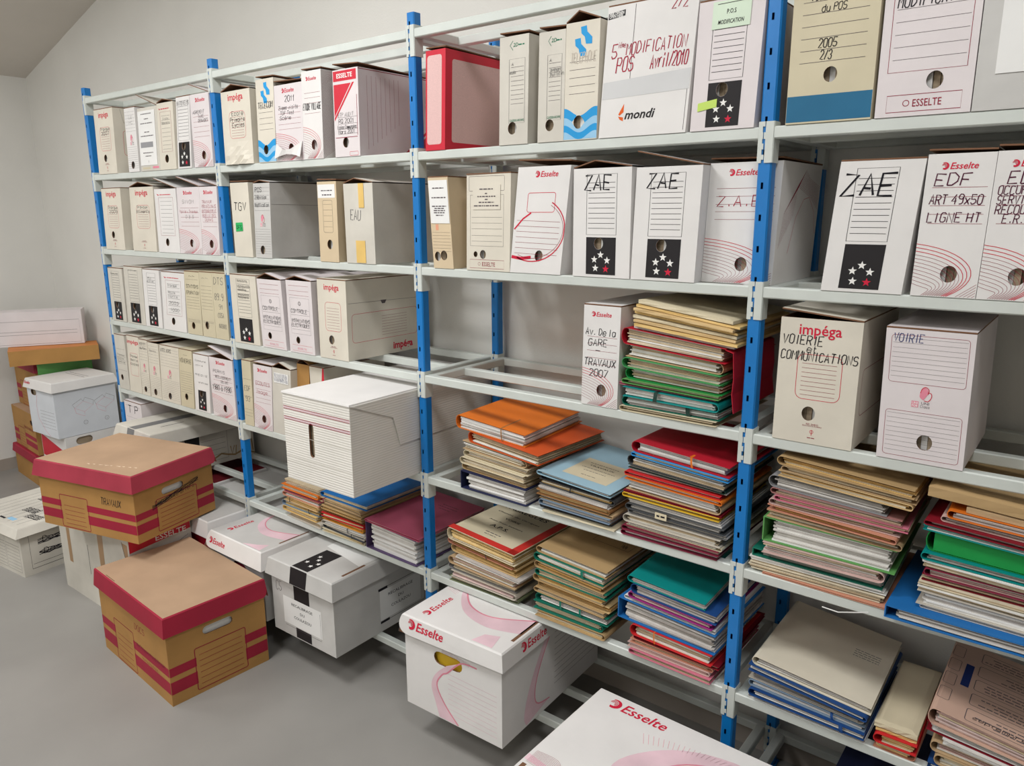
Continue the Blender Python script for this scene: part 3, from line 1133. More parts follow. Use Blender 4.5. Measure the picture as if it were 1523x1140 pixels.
def cover_u(mb, W, L, Tk, m, wf, c=0.0014, spine='round', lip=0.0, over=0.0, mi=None):
    """a folder's card cover, bent round its left edge"""
    r = Tk / 2
    rx = min(r, 0.012)
    O = []
    nx = 6
    for k in range(nx + 1):
        O.append((W - (W - rx) * k / nx, Tk, 0, 1))
    if spine == 'round':
        for k in range(1, 6):
            a = PI / 2 + PI * k / 6
            O.append((rx + rx * math.cos(a), r + r * math.sin(a), math.cos(a), math.sin(a)))
    else:
        O += [(0.001, Tk, -.7, .7), (0.0, Tk - .001, -1, .1), (0.0, .001, -1, -.1), (0.001, 0, -.7, -.7)]
    for k in range(nx + 1):
        O.append((rx + (W + over - rx) * k / nx, 0, 0, -1))
    loops = []
    ny = 3
    for y in [L * k / ny for k in range(ny + 1)]:
        out = [wf(Vector((x, y, z))) for x, z, _, _ in O]
        inn = [wf(Vector((x - nx_ * c, y, z - nz * c))) for x, z, nx_, nz in reversed(O)]
        loops.append(out + inn)
    mb.rings(loops, m)


def x_tab(root, W, L, Tk, wf):
    mb = MB()
    P = [(W * .33, -.004, Tk * .95), (W * .45, -.004, Tk * .95), (W * .45, -.005, Tk * -.1), (W * .33, -.005, Tk * -.1)]
    P = [wf(Vector(p)) for p in P]
    mb.rings([P, [p + Vector((0, .0006, 0)) for p in P]], fmat('cream'))
    F = Face(mb, P[3], (1, 0, 0), (P[0] - P[3]).normalized(), (0, -1, 0), W * .12, (P[0] - P[3]).length)
    F.illegible(F.w * .5, F.h * .3, F.w * .7, F.h * .4, M_INK)
    mb.build('label_tab', root)


def x_droop(root, W, L, Tk, wf):
    mb = MB()
    A = [wf(Vector((W * .995, 0, Tk * .9))), wf(Vector((W + .016, 0, Tk * .8))), wf(Vector((W + .020, 0, -.03))), wf(Vector((W + .018, 0, -.07))), wf(Vector((W + .024, 0, -.115)))]
    B = [p + Vector((0, L * .8, 0)) for p in A]
    for k in range(4):
        mb.poly([A[k], B[k], B[k + 1], A[k + 1]], fmat('red'))
    o = mb.build('cover_flap', root)
    o.modifiers.new('thick', 'SOLIDIFY').thickness = .0015


def x_ribbon(root, W, L, Tk, wf):
    mb = MB()
    A = [wf(Vector((W + .002, L * .36, Tk * .8))), wf(Vector((W + .026, L * .33, Tk * .6))), wf(Vector((W + .032, L * .30, -.006))), wf(Vector((W + .036, L * .26, -.022)))]
    B = [p + Vector((.004, .022, 0)) for p in A]
    for k in range(3):
        mb.poly([A[k], B[k], B[k + 1], A[k + 1]], fmat('cream'))
    o = mb.build('ribbon_tie', root)
    o.modifiers.new('thick', 'SOLIDIFY').thickness = .001


def x_greenfill(root, W, L, Tk, wf):
    mb = MB()
    P = [wf(Vector(p)) for p in ((.014, -.001, .003), (W - .004, -.001, .003), (W - .004, -.001, Tk - .003), (.014, -.001, Tk - .003))]
    mb.rings([[p + Vector((0, .002, 0)) for p in P], P], fmat('bright green'))
    Q = [wf(Vector(p)) for p in ((W * .62, -.0025, .002), (W * .68, -.0025, .002), (W * .98, -.0025, Tk - .003), (W * .90, -.0025, Tk - .003))]
    mb.poly(Q, fmat('amber'), False)
    mb.build('front_flap', root)


EXTRAS = {'tab': x_tab, 'droop': x_droop, 'ribbon': x_ribbon, 'greenfill': x_greenfill}


def folder(label, loc, yaw, W, L, Tk, kind, col, pap, wf, group, opts):
    cat = {'fold': 'folder', 'arch': 'binder', 'block': 'papers', 'env': 'envelope'}[kind]
    name = {'fold': 'card_folder', 'arch': 'ring_binder', 'block': 'paper_bundle', 'env': 'envelope'}[kind]
    if opts.get('cat'):
        cat, name = opts['cat']
    root = thing(name, label, cat, loc, yaw, group)
    m = fmat(col) if col else None
    jx = opts.get('jx', 0.010)
    if kind in ('fold', 'arch'):
        mb = MB()
        c = 0.0013 if kind == 'fold' else 0.0026
        cover_u(mb, W, L, Tk, m, wf, c, 'round' if kind == 'fold' else 'square', over=opts.get('over', 0.0))
        if opts.get('deco'):
            G = Face(mb, (0, 0, Tk), (1, 0, 0), (0, 1, 0), (0, 0, 1), W, L)
            base = G.p
            G.p = lambda a, b, lay=1: wf(base(a, b, lay))
            opts['deco'](G)
        mb.build('cover', root)
        g = c + 0.0004
        if Tk > 0.0042:
            inx = 0.004 if kind == 'fold' else 0.012
            paper_block(root, inx + min(Tk * .3, .008), W - opts.get('inset', 0.003) + random.uniform(-.004, .006), opts.get('iny', 0.003), L - .006, g, Tk - g, PAP[pap], wf, jx=jx, jy=.009, lay=opts.get('lay', .0024), spin=.003)
        if kind == 'arch' and opts.get('ring'):
            mb = MB()
            for yy in (.10, .18):
                P = [wf(Vector((W * .22 + Tk * .42 * math.cos(a), yy, Tk * .5 + Tk * .42 * math.sin(a)))) for a in [math.radians(20 * k) for k in range(19)]]
                mb.tube(P, .0012, M_STEEL, 5)
            mb.build('ring', root)
    elif kind == 'block':
        mats = PAP[pap] if not col else [fmat(col)] + PAP[pap][:1]
        paper_block(root, 0, W, 0, L, 0, Tk, mats, wf, 'sheets', jx=jx, jy=.007, lay=opts.get('lay', .0026), spin=.004)
    else:
        # an envelope: cushion with a flap line, thin at the rim
        mb = MB()
        loops = []
        nx, ny = 8, 4
        for zz in (0, .3, .75, 1):
            q = {0: .0, .3: -.0, .75: .0, 1: .012}[zz]
            base = []
            for k in range(nx + 1):
                base.append((q + (W - 2 * q) * k / nx, q + random.uniform(0, .0015)))
            for k in range(nx + 1):
                base.append((W - q - (W - 2 * q) * k / nx, L - q))
            loops.append([wf(Vector((x, y, Tk * zz * (1 if zz < 1 else random.uniform(.94, 1))))) for x, y in base])
        mb.rings(loops, m)
        mb.build('paper_sleeve', root)
    for e in opts.get('bands', []):
        strap(root, fmat(e[1]) if e[1] in FC else M_INK, W, L, Tk, wf, W * e[0], e[2] if len(e) > 2 else 'elastic_band', e[3] if len(e) > 3 else .006, e[4] if len(e) > 4 else .1)
    if opts.get('extra'):
        EXTRAS[opts['extra']](root, W, L, Tk, wf)
    return root


def pile(desc, lvl, x0, x1, ztop, items, y0=0.0, L=0.315, warp=None, group=None, zbase=None, yawj=1.2, lean=0.0):
    """items top to bottom: (relative thickness, kind, colour, papers, options)"""
    zs = (SH[lvl] + .0006) if zbase is None else zbase
    H = ztop - zs
    tot = sum(i[0] for i in items)
    z = zs
    n = len(items)
    W0 = x1 - x0
    for k in range(n - 1, -1, -1):
        it = items[k]
        th, kind, col, pap = it[:4]
        o = dict(it[4]) if len(it) > 4 else {}
        tk = th / tot * H - 0.0009
        dx = o.get('dx', random.uniform(-.006, .006))
        dy = o.get('dy', random.uniform(-.008, .006))
        yaw = math.radians(o.get('yaw', random.uniform(-yawj, yawj)))
        W = W0 + o.get('dw', random.uniform(-.008, .004))
        zb = z
        hs = (zb - zs) / H
        flip = o.get('flip', kind == 'fold' and not o.get('deco') and not o.get('extra') and not o.get('label') and random.random() < .4)
        cy_, sy_ = math.cos(yaw), math.sin(yaw)

        def wf(p, zb=zb, dx=dx, dy=dy, flip=flip, W=W, c=cy_, s=sy_):
            x = W - p.x if flip else p.x
            if not warp:
                return Vector((x, p.y, p.z))
            return Vector((x, p.y, p.z + warp((x * c - p.y * s + dx) / W0, (x * s + p.y * c + dy) / L, (zb + p.z - zs) / H)))
        noun = {'fold': 'card folder', 'arch': 'ring binder', 'block': 'paper sheaf', 'env': 'envelope'}[kind]
        cn = col or {'w': 'white', 'c': 'cream', 'g': 'grey', 'p': 'pinkish', 'y': 'buff'}[pap]
        where = 'top' if k == 0 else ('bottom' if k == n - 1 else None)
        lab = o.get('label')
        if not lab:
            if where == 'top':
                lab = f'{cn} {noun} on top of the {desc}'
            elif where == 'bottom':
                lab = f'{cn} {noun} at the bottom of the {desc}'
            else:
                lab = f'{cn} {noun}, {ORD[k]} from top of the {desc}'
        folder(lab, (x0 + dx + lean * hs, y0 + dy, zb), yaw, W, o.get('L', L), tk, kind, col, pap, wf, group or 'folders piled on the shelves', o)
        z += tk + 0.0009
    return z


def zm(x0, y0, s):
    return lambda x, y: (x0 + x / s, y0 + y / s)


# ================================================================ boxes, first bay (farthest left)
q = zm(100, 80, 5.0767)
def side_frame(R):
    R.rrect(R.w * .12, R.h * .28, R.w * .9, R.h * .66, .012, .0011, M_RED)
    R.line(R.w * .10, R.h * .985, R.w * .14, R.h * .78, .0008, M_LINE)
    R.line(R.w * .14, R.h * .78, R.w * .98, R.h * .77, .0008, M_LINE)
abox('cream archive box marked 2007 at the far end of the top shelf', 1, q(240, 893), q(378, 890), q(195, 410),
     impega([('Travaux', .28, .67, .013, M_INK, .5), ('2007', .32, .60, .014, M_INK, .42)]), M_CREAM, side=side_frame, d=.31)
abox('thin white lined archive box, second from the far end of the top shelf', 1, q(468, 890), q(545, 880), q(425, 410),
     uni([('LE', .4, .83, .010, M_PENCIL, .3), ('MC', .38, .75, .010, M_PENCIL, .35)]), M_WHITE, d=.31)
def pasted(root, F, V, w, h, d):
    def deco(G):
        for y, f in ((.93, .6), (.84, .25), (.76, .7), (.60, .3), (.53, .75), (.22, .6), (.16, .35)):
            G.illegible(G.w / 2, G.h * y, G.w * f, .005)
        G.rect(G.w * .08, G.h * .33, G.w * .82, G.h * .43, mat('grey_band', (150, 150, 152), .7), 1)
        G.text('1', G.w * .5, G.h * .05, .008, M_INK, 'c')
    flat_part('pasted_sheet', root, F, [(w * .02, h * .09), (w * .88, h * .09), (w * .88, h * .95), (w * .02, h * .95)], M_SHEET, deco)
def crushed_base(F):
    F.rect(F.w * .1, F.h * .03, F.w * .5, F.h * .06, M_BEIGE, 1)
    F.rect(F.w * .62, F.h * .035, F.w * .93, F.h * .07, M_PINK, 2)
abox('worn archive box with a printed sheet pasted down its spine, top shelf', 1, q(560, 885), q(705, 872), q(525, 412), D('none', crushed_base), M_AGED, holes=False, flap='R', rise=.045, extra=pasted, d=.31)
abox('cream archive box with a dark red ruled panel on the top shelf', 1, q(705, 870), q(825, 865), q(655, 372),
     redrect([('Ecole', .33, .745, .009, M_PENCIL, .35), ('Maternelle', .25, .685, .009, M_PENCIL, .5)], M_REDDARK), M_CREAM, flap='M', rise=.012, d=.31)
abox('slim star-printed archive box with crossed-out capitals on the top shelf', 1, q(840, 868), q(940, 862), q(818, 332),
     star([('MITOYENS', .08, .885, .013, M_INK, .84)], x0=.10, x1=.90), M_WHITE, d=.31)
abox('pink-swirled archive box with a raised brown flap beside the second post, top shelf', 1, q(965, 866), q(1122, 858), q(920, 320),
     esselte([('AGREMENT', .12, .735, .011, M_INK, .6), ('TAXE', .38, .675, .011, M_INK, .3), ('DEMANDES', .38, .615, .011, M_INK, .5)]), M_PALE, flap='R', rise=.035, d=.31)

q = zm(100, 250, 4.957)
abox('cream archive box marked 2009 at the far end of the second shelf', 2, q(290, 583), q(428, 595), q(247, 140),
     impega([('Travaux', .28, .67, .013, M_INK, .5), ('2009', .34, .60, .013, M_INK, .42)]), M_CREAM, d=.32)
abox('wide cream archive box without finger hole, beside the one marked 2009', 2, q(490, 602), q(662, 616), q(455, 137),
     impega([('Travaux', .27, .67, .012, M_INK, .45), ('Bâtiments', .25, .60, .012, M_INK, .55)]), M_CREAM, flap='M', rise=.018, d=.32, holes=False)
abox('white archive box with an empty dark red ruled panel on the second shelf', 2, q(678, 615), q(835, 630), q(638, 152), redrect(), M_WHITE, flap='R', rise=.03, d=.32)
abox('pink-swirled archive box with faint purple pen marking SIVOM on the second shelf', 2, q(837, 630), q(1000, 645), q(805, 147),
     esselte([('SIVOM', .22, .76, .013, M_PENCIL, .5), ('Voirie ~ Travaux', .08, .62, .011, M_REDPEN, .8), ('D.B.S', .35, .54, .012, M_PENCIL, .35)]), M_PALE, flap='R', rise=.035, d=.32)
abox('pink-swirled archive box with five lines of red capitals on the second shelf', 2, q(1002, 645), q(1138, 655), q(967, 147),
     esselte([('TRAVAUX', .12, .76, .011, M_REDPEN, .55), ('PRIVES MAIS', .1, .695, .011, M_REDPEN, .8), ('DETOURNEMENT', .1, .625, .011, M_REDPEN, .8), ('RUELLE DES', .12, .56, .011, M_REDPEN, .75), ('DUMAS', .25, .50, .011, M_REDPEN, .45)]), M_PALE, flap='R', rise=.02, d=.32)

q = zm(130, 370, 4.957)
abox('slim star-printed archive box at the far end of the third shelf', 3, q(185, 495), q(290, 528), q(143, 110), star([('Communes', .2, .89, .006, M_INK, .5)]), M_AGED, d=.32)
abox('star-printed archive box, second from the far end of the third shelf', 3, q(300, 535), q(432, 560), q(262, 120), star([('archives', .25, .93, .007, M_PENCIL, .45)]), M_AGED, d=.32)
abox('star-printed archive box with faint typed heading, third from the far end, third shelf', 3, q(435, 560), q(556, 587), q(402, 142), star([('PLU', .3, .84, .006, M_INK, .2), ('archives', .25, .79, .006, M_INK, .4)]), M_WHITE, d=.32)
abox('white archive box with a dark red ruled panel filled with blue-black writing, third shelf', 3, q(566, 590), q(733, 620), q(541, 168),
     redrect([('Travaux', .26, .76, .011, M_INK, .4), ('Route', .28, .64, .010, M_INK, .3), ('Monts', .28, .575, .010, M_INK, .4), ('2003', .30, .455, .012, M_INK, .4), ('1000', .36, .34, .012, M_INK, .35)]), M_WHITE, d=.32)
abox('slim beige archive box marked STATIONS on the third shelf', 3, q(745, 625), q(852, 645), q(708, 168), plain([('STATIONS', .1, .745, .013, M_INK, .8), ('EPURATION', .08, .645, .013, M_INK, .85), ('~~', .3, .92, .01, M_INK, .4)], (.88, .79, .60, .555, .51, .465, .42, .24, .22, .20)), M_BEIGE, holes=[(.045, .035, .0125)], d=.32)
abox('greyish beige archive box with a pale ruled label on the third shelf', 3, q(858, 647), q(950, 666), q(818, 175), plain([('~~', .2, .9, .01, M_PENCIL, .5)], (.79, .73, .68, .63, .58, .53, .48, .43, .24, .22)), M_BEIGE, holes=[(.033, .045, .0135)], d=.32)
abox('greenish beige archive box with big pencilled letters DTS, third shelf', 3, q(952, 667), q(1048, 682), q(910, 185),
     plain([('DTS', .12, .83, .026, M_PENCIL, .7), ('89.9', .12, .60, .024, M_PENCIL, .65), ('91', .40, .46, .018, M_PENCIL, .28), ('COSA', .28, .33, .018, M_PENCIL, .45), ('MATERNEL', .3, .17, .016, M_PENCIL, .6)]), M_BEIGE, holes=False, d=.32)

abox('narrow archive box with handwriting at the far end of the fourth shelf', 4, q(230, 1020), q(315, 1040), q(188, 627),
     plain([('Travaux', .12, .62, .009, M_INK, .7), ('Ecole', .12, .555, .009, M_INK, .6), ('Cantine', .12, .49, .009, M_INK, .7)], (.74, .60, .535, .47, .35)), M_AGED, holes=[(.035, .055, .012)], d=.32)
def imp2(F):
    F.impega(F.w * .5, F.h * .87, .02, F.w * .95)
    F.rrect(F.w * .2, F.h * .30, F.w * .85, F.h * .70, .008, .001, M_RED)
    hands(F, [('Travaux', .22, .63, .011, M_INK, .6), ('Mairie', .22, .56, .011, M_INK, .6), ('Ecoles', .22, .49, .011, M_INK, .65)])
abox('cream archive box with a large red word along its top edge on the fourth shelf', 4, q(318, 1042), q(403, 1060), q(285, 634), D('none', imp2), M_CREAM, holes=False, d=.32)
abox('narrow ruled archive box with two handwritten lines at its top, third on the fourth shelf', 4, q(406, 1060), q(466, 1073), q(373, 654), uni([('AUX EV.', .1, .91, .011, M_INK, .8), ('du Parc', .1, .83, .011, M_INK, .8)]), M_CREAM, d=.32)
abox('narrow ruled archive box with a pink butterfly, fourth from the far end, fourth shelf', 4, q(472, 1076), q(549, 1093), q(438, 672), uni([('Permis', .15, .84, .008, M_LINE, .6)]), M_CREAM, flap='L', rise=.01, d=.32)
abox('wide ruled archive box with a pink butterfly emblem, marked ATELIERS on the fourth shelf', 4, q(552, 1102), q(688, 1134), q(528, 695), uni([('ATELIERS', .05, .89, .014, M_INK, .55)]), M_CREAM, d=.32)
abox('beige archive box with the underlined word VOIERIE on the fourth shelf', 4, q(693, 1137), q(788, 1162), q(668, 718), plain([('VOIERIE', .05, .775, .018, M_INK, .88), ('~~', .35, .9, .008, M_LINE, .3)], (.62, .58, .54, .50, .46, .42, .38, .34, .30, .26)), M_BEIGE, holes=[(.045, .045, .0125)], d=.32)
abox('star-printed archive box with a typed sheet on its spine, on the fourth shelf', 4, q(797, 1166), q(907, 1196), q(775, 752), star([('Commune', .12, .88, .007, M_LINE, .7), ('voirie', .12, .80, .007, M_LINE, .5), ('REGIE', .1, .63, .007, M_INK, .8), ('archives', .3, .5, .007, M_LINE, .6)], table=False), M_WHITE, d=.32)
q = zm(140, 560, 5.077)
abox('pink-swirled archive box dated 1980 to 1990 on the fourth shelf', 4, q(905, 293), q(1086, 348), zm(130, 370, 4.957)(895, 797),
     esselte([('PERMIS', .14, .75, .012, M_INK, .5), ('RECLASSEMENT', .22, .66, .011, M_INK, .65), ('DELIBS', .45, .59, .010, M_INK, .3), ('1980 à 1990', .06, .46, .02, M_INK, .8)]), M_PALE, flap='R', rise=.03, d=.32)

# ================================================================ boxes, second bay
q = zm(300, 80, 4.479)
abox('crumpled cream archive box with a crushed foot on the top shelf', 1, q(160, 745), q(348, 735), q(125, 262),
     impega([('Ecole', .34, .665, .014, M_INK, .4), ('Primaire', .28, .585, .014, M_INK, .5), ('Cycles', .34, .51, .014, M_INK, .42)]), M_CREAM, holes=False, flap='M', rise=.02, crush=.32, d=.31)
abox('slim white archive box with blue waves, marked TELECOM', 1, q(385, 735), q(500, 728), q(357, 185), telecom([('TELECOM', .08, .655, .019, M_INK, .82)]), M_CREAM, flap='C', rise=.008, d=.31)
def crushed_flap(root, F, V, w, h, d):
    mb = MB()
    A = [(w * .02 + w * .95 * k / 6, -0.003 - 0.012 * math.sin(PI * k / 6), h * (.245 - .10 * math.sin(PI * k / 6) + random.uniform(-.008, .008))) for k in range(7)]
    B = [(w * .02 + w * .95 * k / 6, -0.008 - 0.008 * random.random(), h * .035 + .012 * math.sin(PI * k / 6)) for k in range(7)]
    for k in range(6):
        mb.poly([V(*B[k]), V(*B[k + 1]), V(*A[k + 1]), V(*A[k])], M_WHITE)
    o = mb.build('torn_flap', root)
    sm = o.modifiers.new('thick', 'SOLIDIFY')
    sm.thickness = .002
abox('white archive box dated 2011 with a torn crumpled foot', 1, q(503, 715), q(684, 702), q(478, 212),
     esselte([('2011', .38, .775, .018, M_INK, .34), ('2ieme visite', .14, .675, .012, M_INK, .7), ('TDF Test', .2, .61, .011, M_INK, .5), ('Scène', .18, .545, .011, M_INK, .4)]), M_PALE, flap='C', rise=.012, extra=crushed_flap, d=.31)
def hatch_side(R):
    for k in range(60):
        y = R.h * (k / 60)
        R.line(0.001, y, R.w * .26, min(R.h * .995, y + R.w * .16), .0005, M_REDDARK)
abox('tall white archive box with a scribbled-out word above ETUDE, next to the red-cornered box', 1, q(676, 695), q(812, 686), q(656, 112),
     esselte([('ETUDE VILLAGE', .04, .565, .019, M_INK, .9)], lines=(.755, .70, .64, .525)), M_WHITE, flap='C', rise=.006, side=hatch_side, d=.31)
def scrib(root, F, V, w, h, d):
    pass
def redtri(F):
    w, h = F.w, F.h
    F.rect(w * .02, h * .87, w * .93, h * .985, M_REDGLOSS)
    F.text('ESSELTE', w * .47, h * .905, .0125, M_WHITEP, 'c', 0, .02, w * .62)
    F.area([(w * .03, h * .47), (w * .03, h * .835), (w * .72, h * .835)], M_REDGLOSS)
    F.area([(w * .03, h * .42), (w * .03, h * .455), (w * .77, h * .84), (w * .85, h * .84)], M_REDGLOSS)
    F.line(w * .93, h * .70, w * .93, h * .24, .0018, M_REDDARK)
    F.line(w * .05, h * .225, w * .93, h * .225, .0018, M_REDDARK)
    F.lines(w * .15, w * .93, [h * y for y in (.455, .38, .32, .265)], .0008, M_LINE)
    F.rrect(w * .60, h * .01, w * .93, h * .055, .002, .001, M_RED)
    hands(F, [('BTP AUDIT', .16, .465, .011, M_PENCIL, .62), ('RQ 2001', .18, .39, .012, M_INK, .6), ('Ecoles Communales', .14, .325, .010, M_INK, .75), ('Mars 2001', .16, .27, .011, M_INK, .65)])
def redtri_side(R):
    w, h = R.w, R.h
    R.line(0, h * .985, w, h * .985, .002, M_REDDARK)
    for k in range(8):
        R.line(w * (.10 + .055 * k), h * .92, w * (.105 + .055 * k), h * (.08 + .045 * k), .0007, M_REDDARK)
    R.area([(w * .56, 0.001), (w * .99, 0.001), (w * .99, h * .42)], M_REDGLOSS)
    R.area([(w * .50, 0.001), (w * .53, 0.001), (w * .99, h * .45), (w * .99, h * .49)], M_REDGLOSS)
abox('white archive box with red triangles and a red title band, top shelf', 1, q(892, 685), q(1056, 668), q(869, 108), D('rect', redtri), M_PALE, side=redtri_side, flap='C', rise=.016, d=.33)

q = zm(310, 240, 4.479)
def greennote(root, F, V, w, h, d):
    flat_part('sticky_note', root, F, [(w * .16, h * .345), (w * .55, h * .355), (w * .55, h * .47), (w * .17, h * .465)], mat('green_note', (48, 176, 96), .6), lambda G: G.hand('DFS', G.w * .15, G.h * .3, .013, M_INK, G.w * .7), label='green sticky note')
abox('cream archive box marked TGV with a green sticky note', 2, q(183, 648), q(300, 648), q(143, 160), plain([('TGV', .14, .635, .026, M_INK, .66)]), M_CREAM, holes=False, extra=greennote, flap='C', rise=.004, d=.33)
def greyside(R):
    R.line(0.004, R.h * .72, R.w * .97, R.h * .70, .0009, M_LINE)
abox('ruled archive box marked POS with a bare grey side, second shelf', 2, q(318, 641), q(425, 645), q(296, 147), uni([('POS', .1, .885, .015, M_INK, .4), ('2 Révision', .08, .79, .013, M_INK, .7), ('Modification', .06, .69, .012, M_INK, .85)]), M_GREYB, side=greyside, flap='M', rise=.008, d=.34)
def tan2(F):
    w, h = F.w, F.h
    F.rect(w * .02, h * .80, w * .92, h * .965, M_SHEET)
    F.illegible(w * .5, h * .88, w * .6, .005)
    F.illegible(w * .5, h * .825, w * .5, .006)
    F.rrect(w * .26, h * .37, w * .76, h * .77, .006, .0008, M_LINE)
    F.lines(w * .28, w * .74, [h * y for y in (.44, .51, .58, .65, .72)], .0006, M_LINE)
abox('tan archive box with a white label and an oblong finger hole, second shelf', 2, q(748, 669), q(872, 680), q(722, 140), D('none', tan2), M_TAN, holes=[(.052, .055, .0135)], flap='C', rise=.006, d=.33)
def tapes(root, F, V, w, h, d):
    flat_part('tape', root, F, [(w * .52, h * .70), (w * .70, h * .70), (w * .70, h * 1.0), (w * .52, h * 1.0)], M_YTAPE, label='yellowed tape')
    flat_part('tape', root, F, [(w * .36, h * .01), (w * .68, h * .01), (w * .68, h * .29), (w * .36, h * .29)], M_YTAPE, label='yellowed tape')
abox('large blank dirty white archive box sealed with yellowed tape, second shelf', 2, q(925, 681), q(1115, 688), q(897, 155), plain([('EAU', .2, .55, .03, M_PENCIL, .35)]), M_AGED, holes=False, extra=tapes, flap='M', rise=.014, d=.34)

q = zm(320, 390, 4.479)
def crossed(root, F, V, w, h, d):
    pass
def starx(F):
    star(hole=False)(F)
    for y in (.90, .825, .775, .70, .665):
        F.scribble(F.w * .28, F.h * y, F.w * random.uniform(.6, .78), F.h * (y + .03), M_INK, .0022, 11)
abox('star-printed archive box with blacked-out lines beside the second blue post, third shelf', 3, q(125, 549), q(303, 562), q(80, 102), D('star', starx), M_CREAM, holes=False, d=.32)
def controle(F, lo='LONTROLE'):
    w, h = F.w, F.h
    F.rect(w * .0, h * .0, w * .0, h * .0, M_LINE)
    F.lines(w * .10, w * .88, [h * y for y in (.93, .86, .80)], .0008, M_REDDARK)
    F.path([(w * .12, h * .27), (w * .88, h * .27), (w * .88, h * .765), (w * .12, h * .765)], .0007, M_LINE, 1, True)
    F.lines(w * .14, w * .86, [h * y for y in (.60, .53, .46, .40, .33)], .0006, M_LINE)
    F.ring(w * .5, h * .69, .0065, .0016, M_LINE)
    F.ring(w * .5, h * .69, .0035, .0010, M_LINE)
    F.path([(w * .12, h * .03), (w * .9, h * .03), (w * .9, h * .11), (w * .12, h * .11)], .0007, M_RED, 1, True)
    F.text('ESSELTE', w * .5, h * .05, .007, M_PINK, 'c', 0, 0, w * .35)
    hands(F, [('CONTROLE', .15, .56, .013, M_INK, .62), ('INSTALLATIONS', .14, .43, .012, M_INK, .72), ('ELECTRIQUES', .14, .365, .012, M_INK, .7)])
abox('archive box marked CONTROLE beside the star-printed box with blacked-out lines', 3, q(320, 566), q(478, 583), q(275, 113), D('rect', controle), M_PALE, holes=[(.05, .045, .011)], flap='M', rise=.02, d=.33)
abox('archive box marked CONTROLE beside the wide cream box with red frames', 3, q(502, 601), q(667, 618), q(468, 124), D('rect', controle), M_PALE, holes=[(.05, .045, .011)], flap='M', rise=.014, d=.33)
def impside(R):
    w, h = R.w, R.h
    R.line(0.02 * w, h * .72, w * .98, h * .70, .0009, M_LINE)
    R.rrect(w * .06, h * .22, w * .95, h * .58, .012, .0011, M_RED)
    R.lines(w * .45, w * .80, [h * (.27 + .035 * k) for k in range(8)], .0007, M_REDDARK)
    R.text('impéga', w * .60, h * .06, .024, M_RED, 'l', 0, .03, w * .28)
    R.area([(w * .44, h * .72), (w * .52, h * .72), (w * .50, h * .675), (w * .46, h * .675)], M_LINE, 1)
abox('wide cream archive box with red frames on spine and side, third shelf', 3, q(703, 640), q(890, 659), q(676, 122), impega(), M_CREAM, side=impside, d=.33)

q = zm(340, 500, 5.077)
abox('narrow dirty ruled archive box beside the second blue post on the fourth shelf', 4, q(127, 656), q(195, 690), q(95, 172), plain([('EDF', .15, .54, .02, M_PENCIL, .65), ('93', .2, .38, .02, M_PENCIL, .5)], (.72, .45, .25, .2, .15)), M_BEIGE, holes=False, d=.32)
abox('pink-swirled archive box with two red handwritten lines on the fourth shelf', 4, q(199, 692), q(335, 735), q(185, 217), esselte([('ECOUTES', .12, .69, .013, M_REDPEN, .75), ('Image', .15, .56, .013, M_REDPEN, .6)]), M_PALE, flap='C', rise=.006, d=.32)
def bluelab(root, F, V, w, h, d):
    flat_part('paper_label', root, F, [(w * .1, h * .78), (w * .88, h * .78), (w * .88, h * .93), (w * .1, h * .93)], M_SHEET, lambda G: [G.scribble(0.004, G.h * .5, G.w * .9, G.h * .95, M_NAVYPEN, .0012, 16), G.scribble(0.004, G.h * .1, G.w * .95, G.h * .5, M_NAVYPEN, .0014, 16)])
abox('battered white archive box with a blue-scrawled label beside the corrugated carton', 4, q(342, 737), q(478, 772), q(322, 247), plain(), M_AGED, holes=[(.085, .05, .013)], extra=bluelab, flap='M', rise=.02, d=.32, y0=.002)
abox('open brown kraft archive box behind the big corrugated carton on the fourth shelf', 4, (439, 652), (462, 660), (439, 546), plain(), M_KRAFT, holes=False, d=.28, y0=.03, flap='M', rise=.02)
abox('slim cream archive box with a red corner showing behind the corrugated carton', 4, (468, 661), (489, 668), (457, 551), D('none', lambda F: F.area([(F.w * .8, F.h * .8), (F.w, F.h * .8), (F.w, F.h), (F.w * .9, F.h)], M_REDGLOSS)), M_CREAM, holes=False, d=.28, y0=.03)

# ================================================================ boxes, third bay
q = zm(600, 0, 4.957)
def screen_tone(F, x0, y0, x1, y1):
    F.rrect(x0, y0, x1, y1, .008, None, mat('halftone', (224, 186, 182), .6, .3, .10, 900), 1)
def redbox(F):
    screen_tone(F, F.w * .08, F.h * .06, F.w * .82, F.h * .95)
def redbox_side(R):
    screen_tone(R, R.w * .08, R.h * .08, R.w * .95, R.h * .91)
abox('bright red archive box with pale dotted panels on the top shelf', 1, q(165, 1112), q(306, 1106), q(165, 378), D('none', redbox), M_REDGLOSS, holes=False, side=redbox_side, flap='C', rise=.006, d=.33)
abox('aged white archive box with green print, beside the bright red box', 1, q(706, 1063), q(914, 1058), q(712, 270), greenbox([('A', .42, .73, .007, M_LINE, .06), ('ecole', .36, .655, .008, M_PENCIL, .2)]), M_AGED, flap='C', rise=.008, d=.33)
abox('aged white archive box with green print, half hidden by the blue-waved box', 1, q(988, 1056), q(1178, 1047), q(1003, 248), greenbox([('A', .42, .73, .007, M_LINE, .06), ('avenant', .45, .64, .009, M_PENCIL, .4), ('bulletin', .45, .60, .009, M_PENCIL, .5)]), M_AGED, flap='C', rise=.01, d=.33)
abox('white archive box with blue waves and faint pencilled TELEPHONE', 1, q(1178, 1040), q(1422, 1030), q(1203, 178), telecom([('TELEPHONE', .16, .66, .022, mat('faint_pencil', (200, 190, 176)), .75)]), M_CREAM, flap='M', rise=.022, d=.33)
q = zm(820, 0, 4.351)
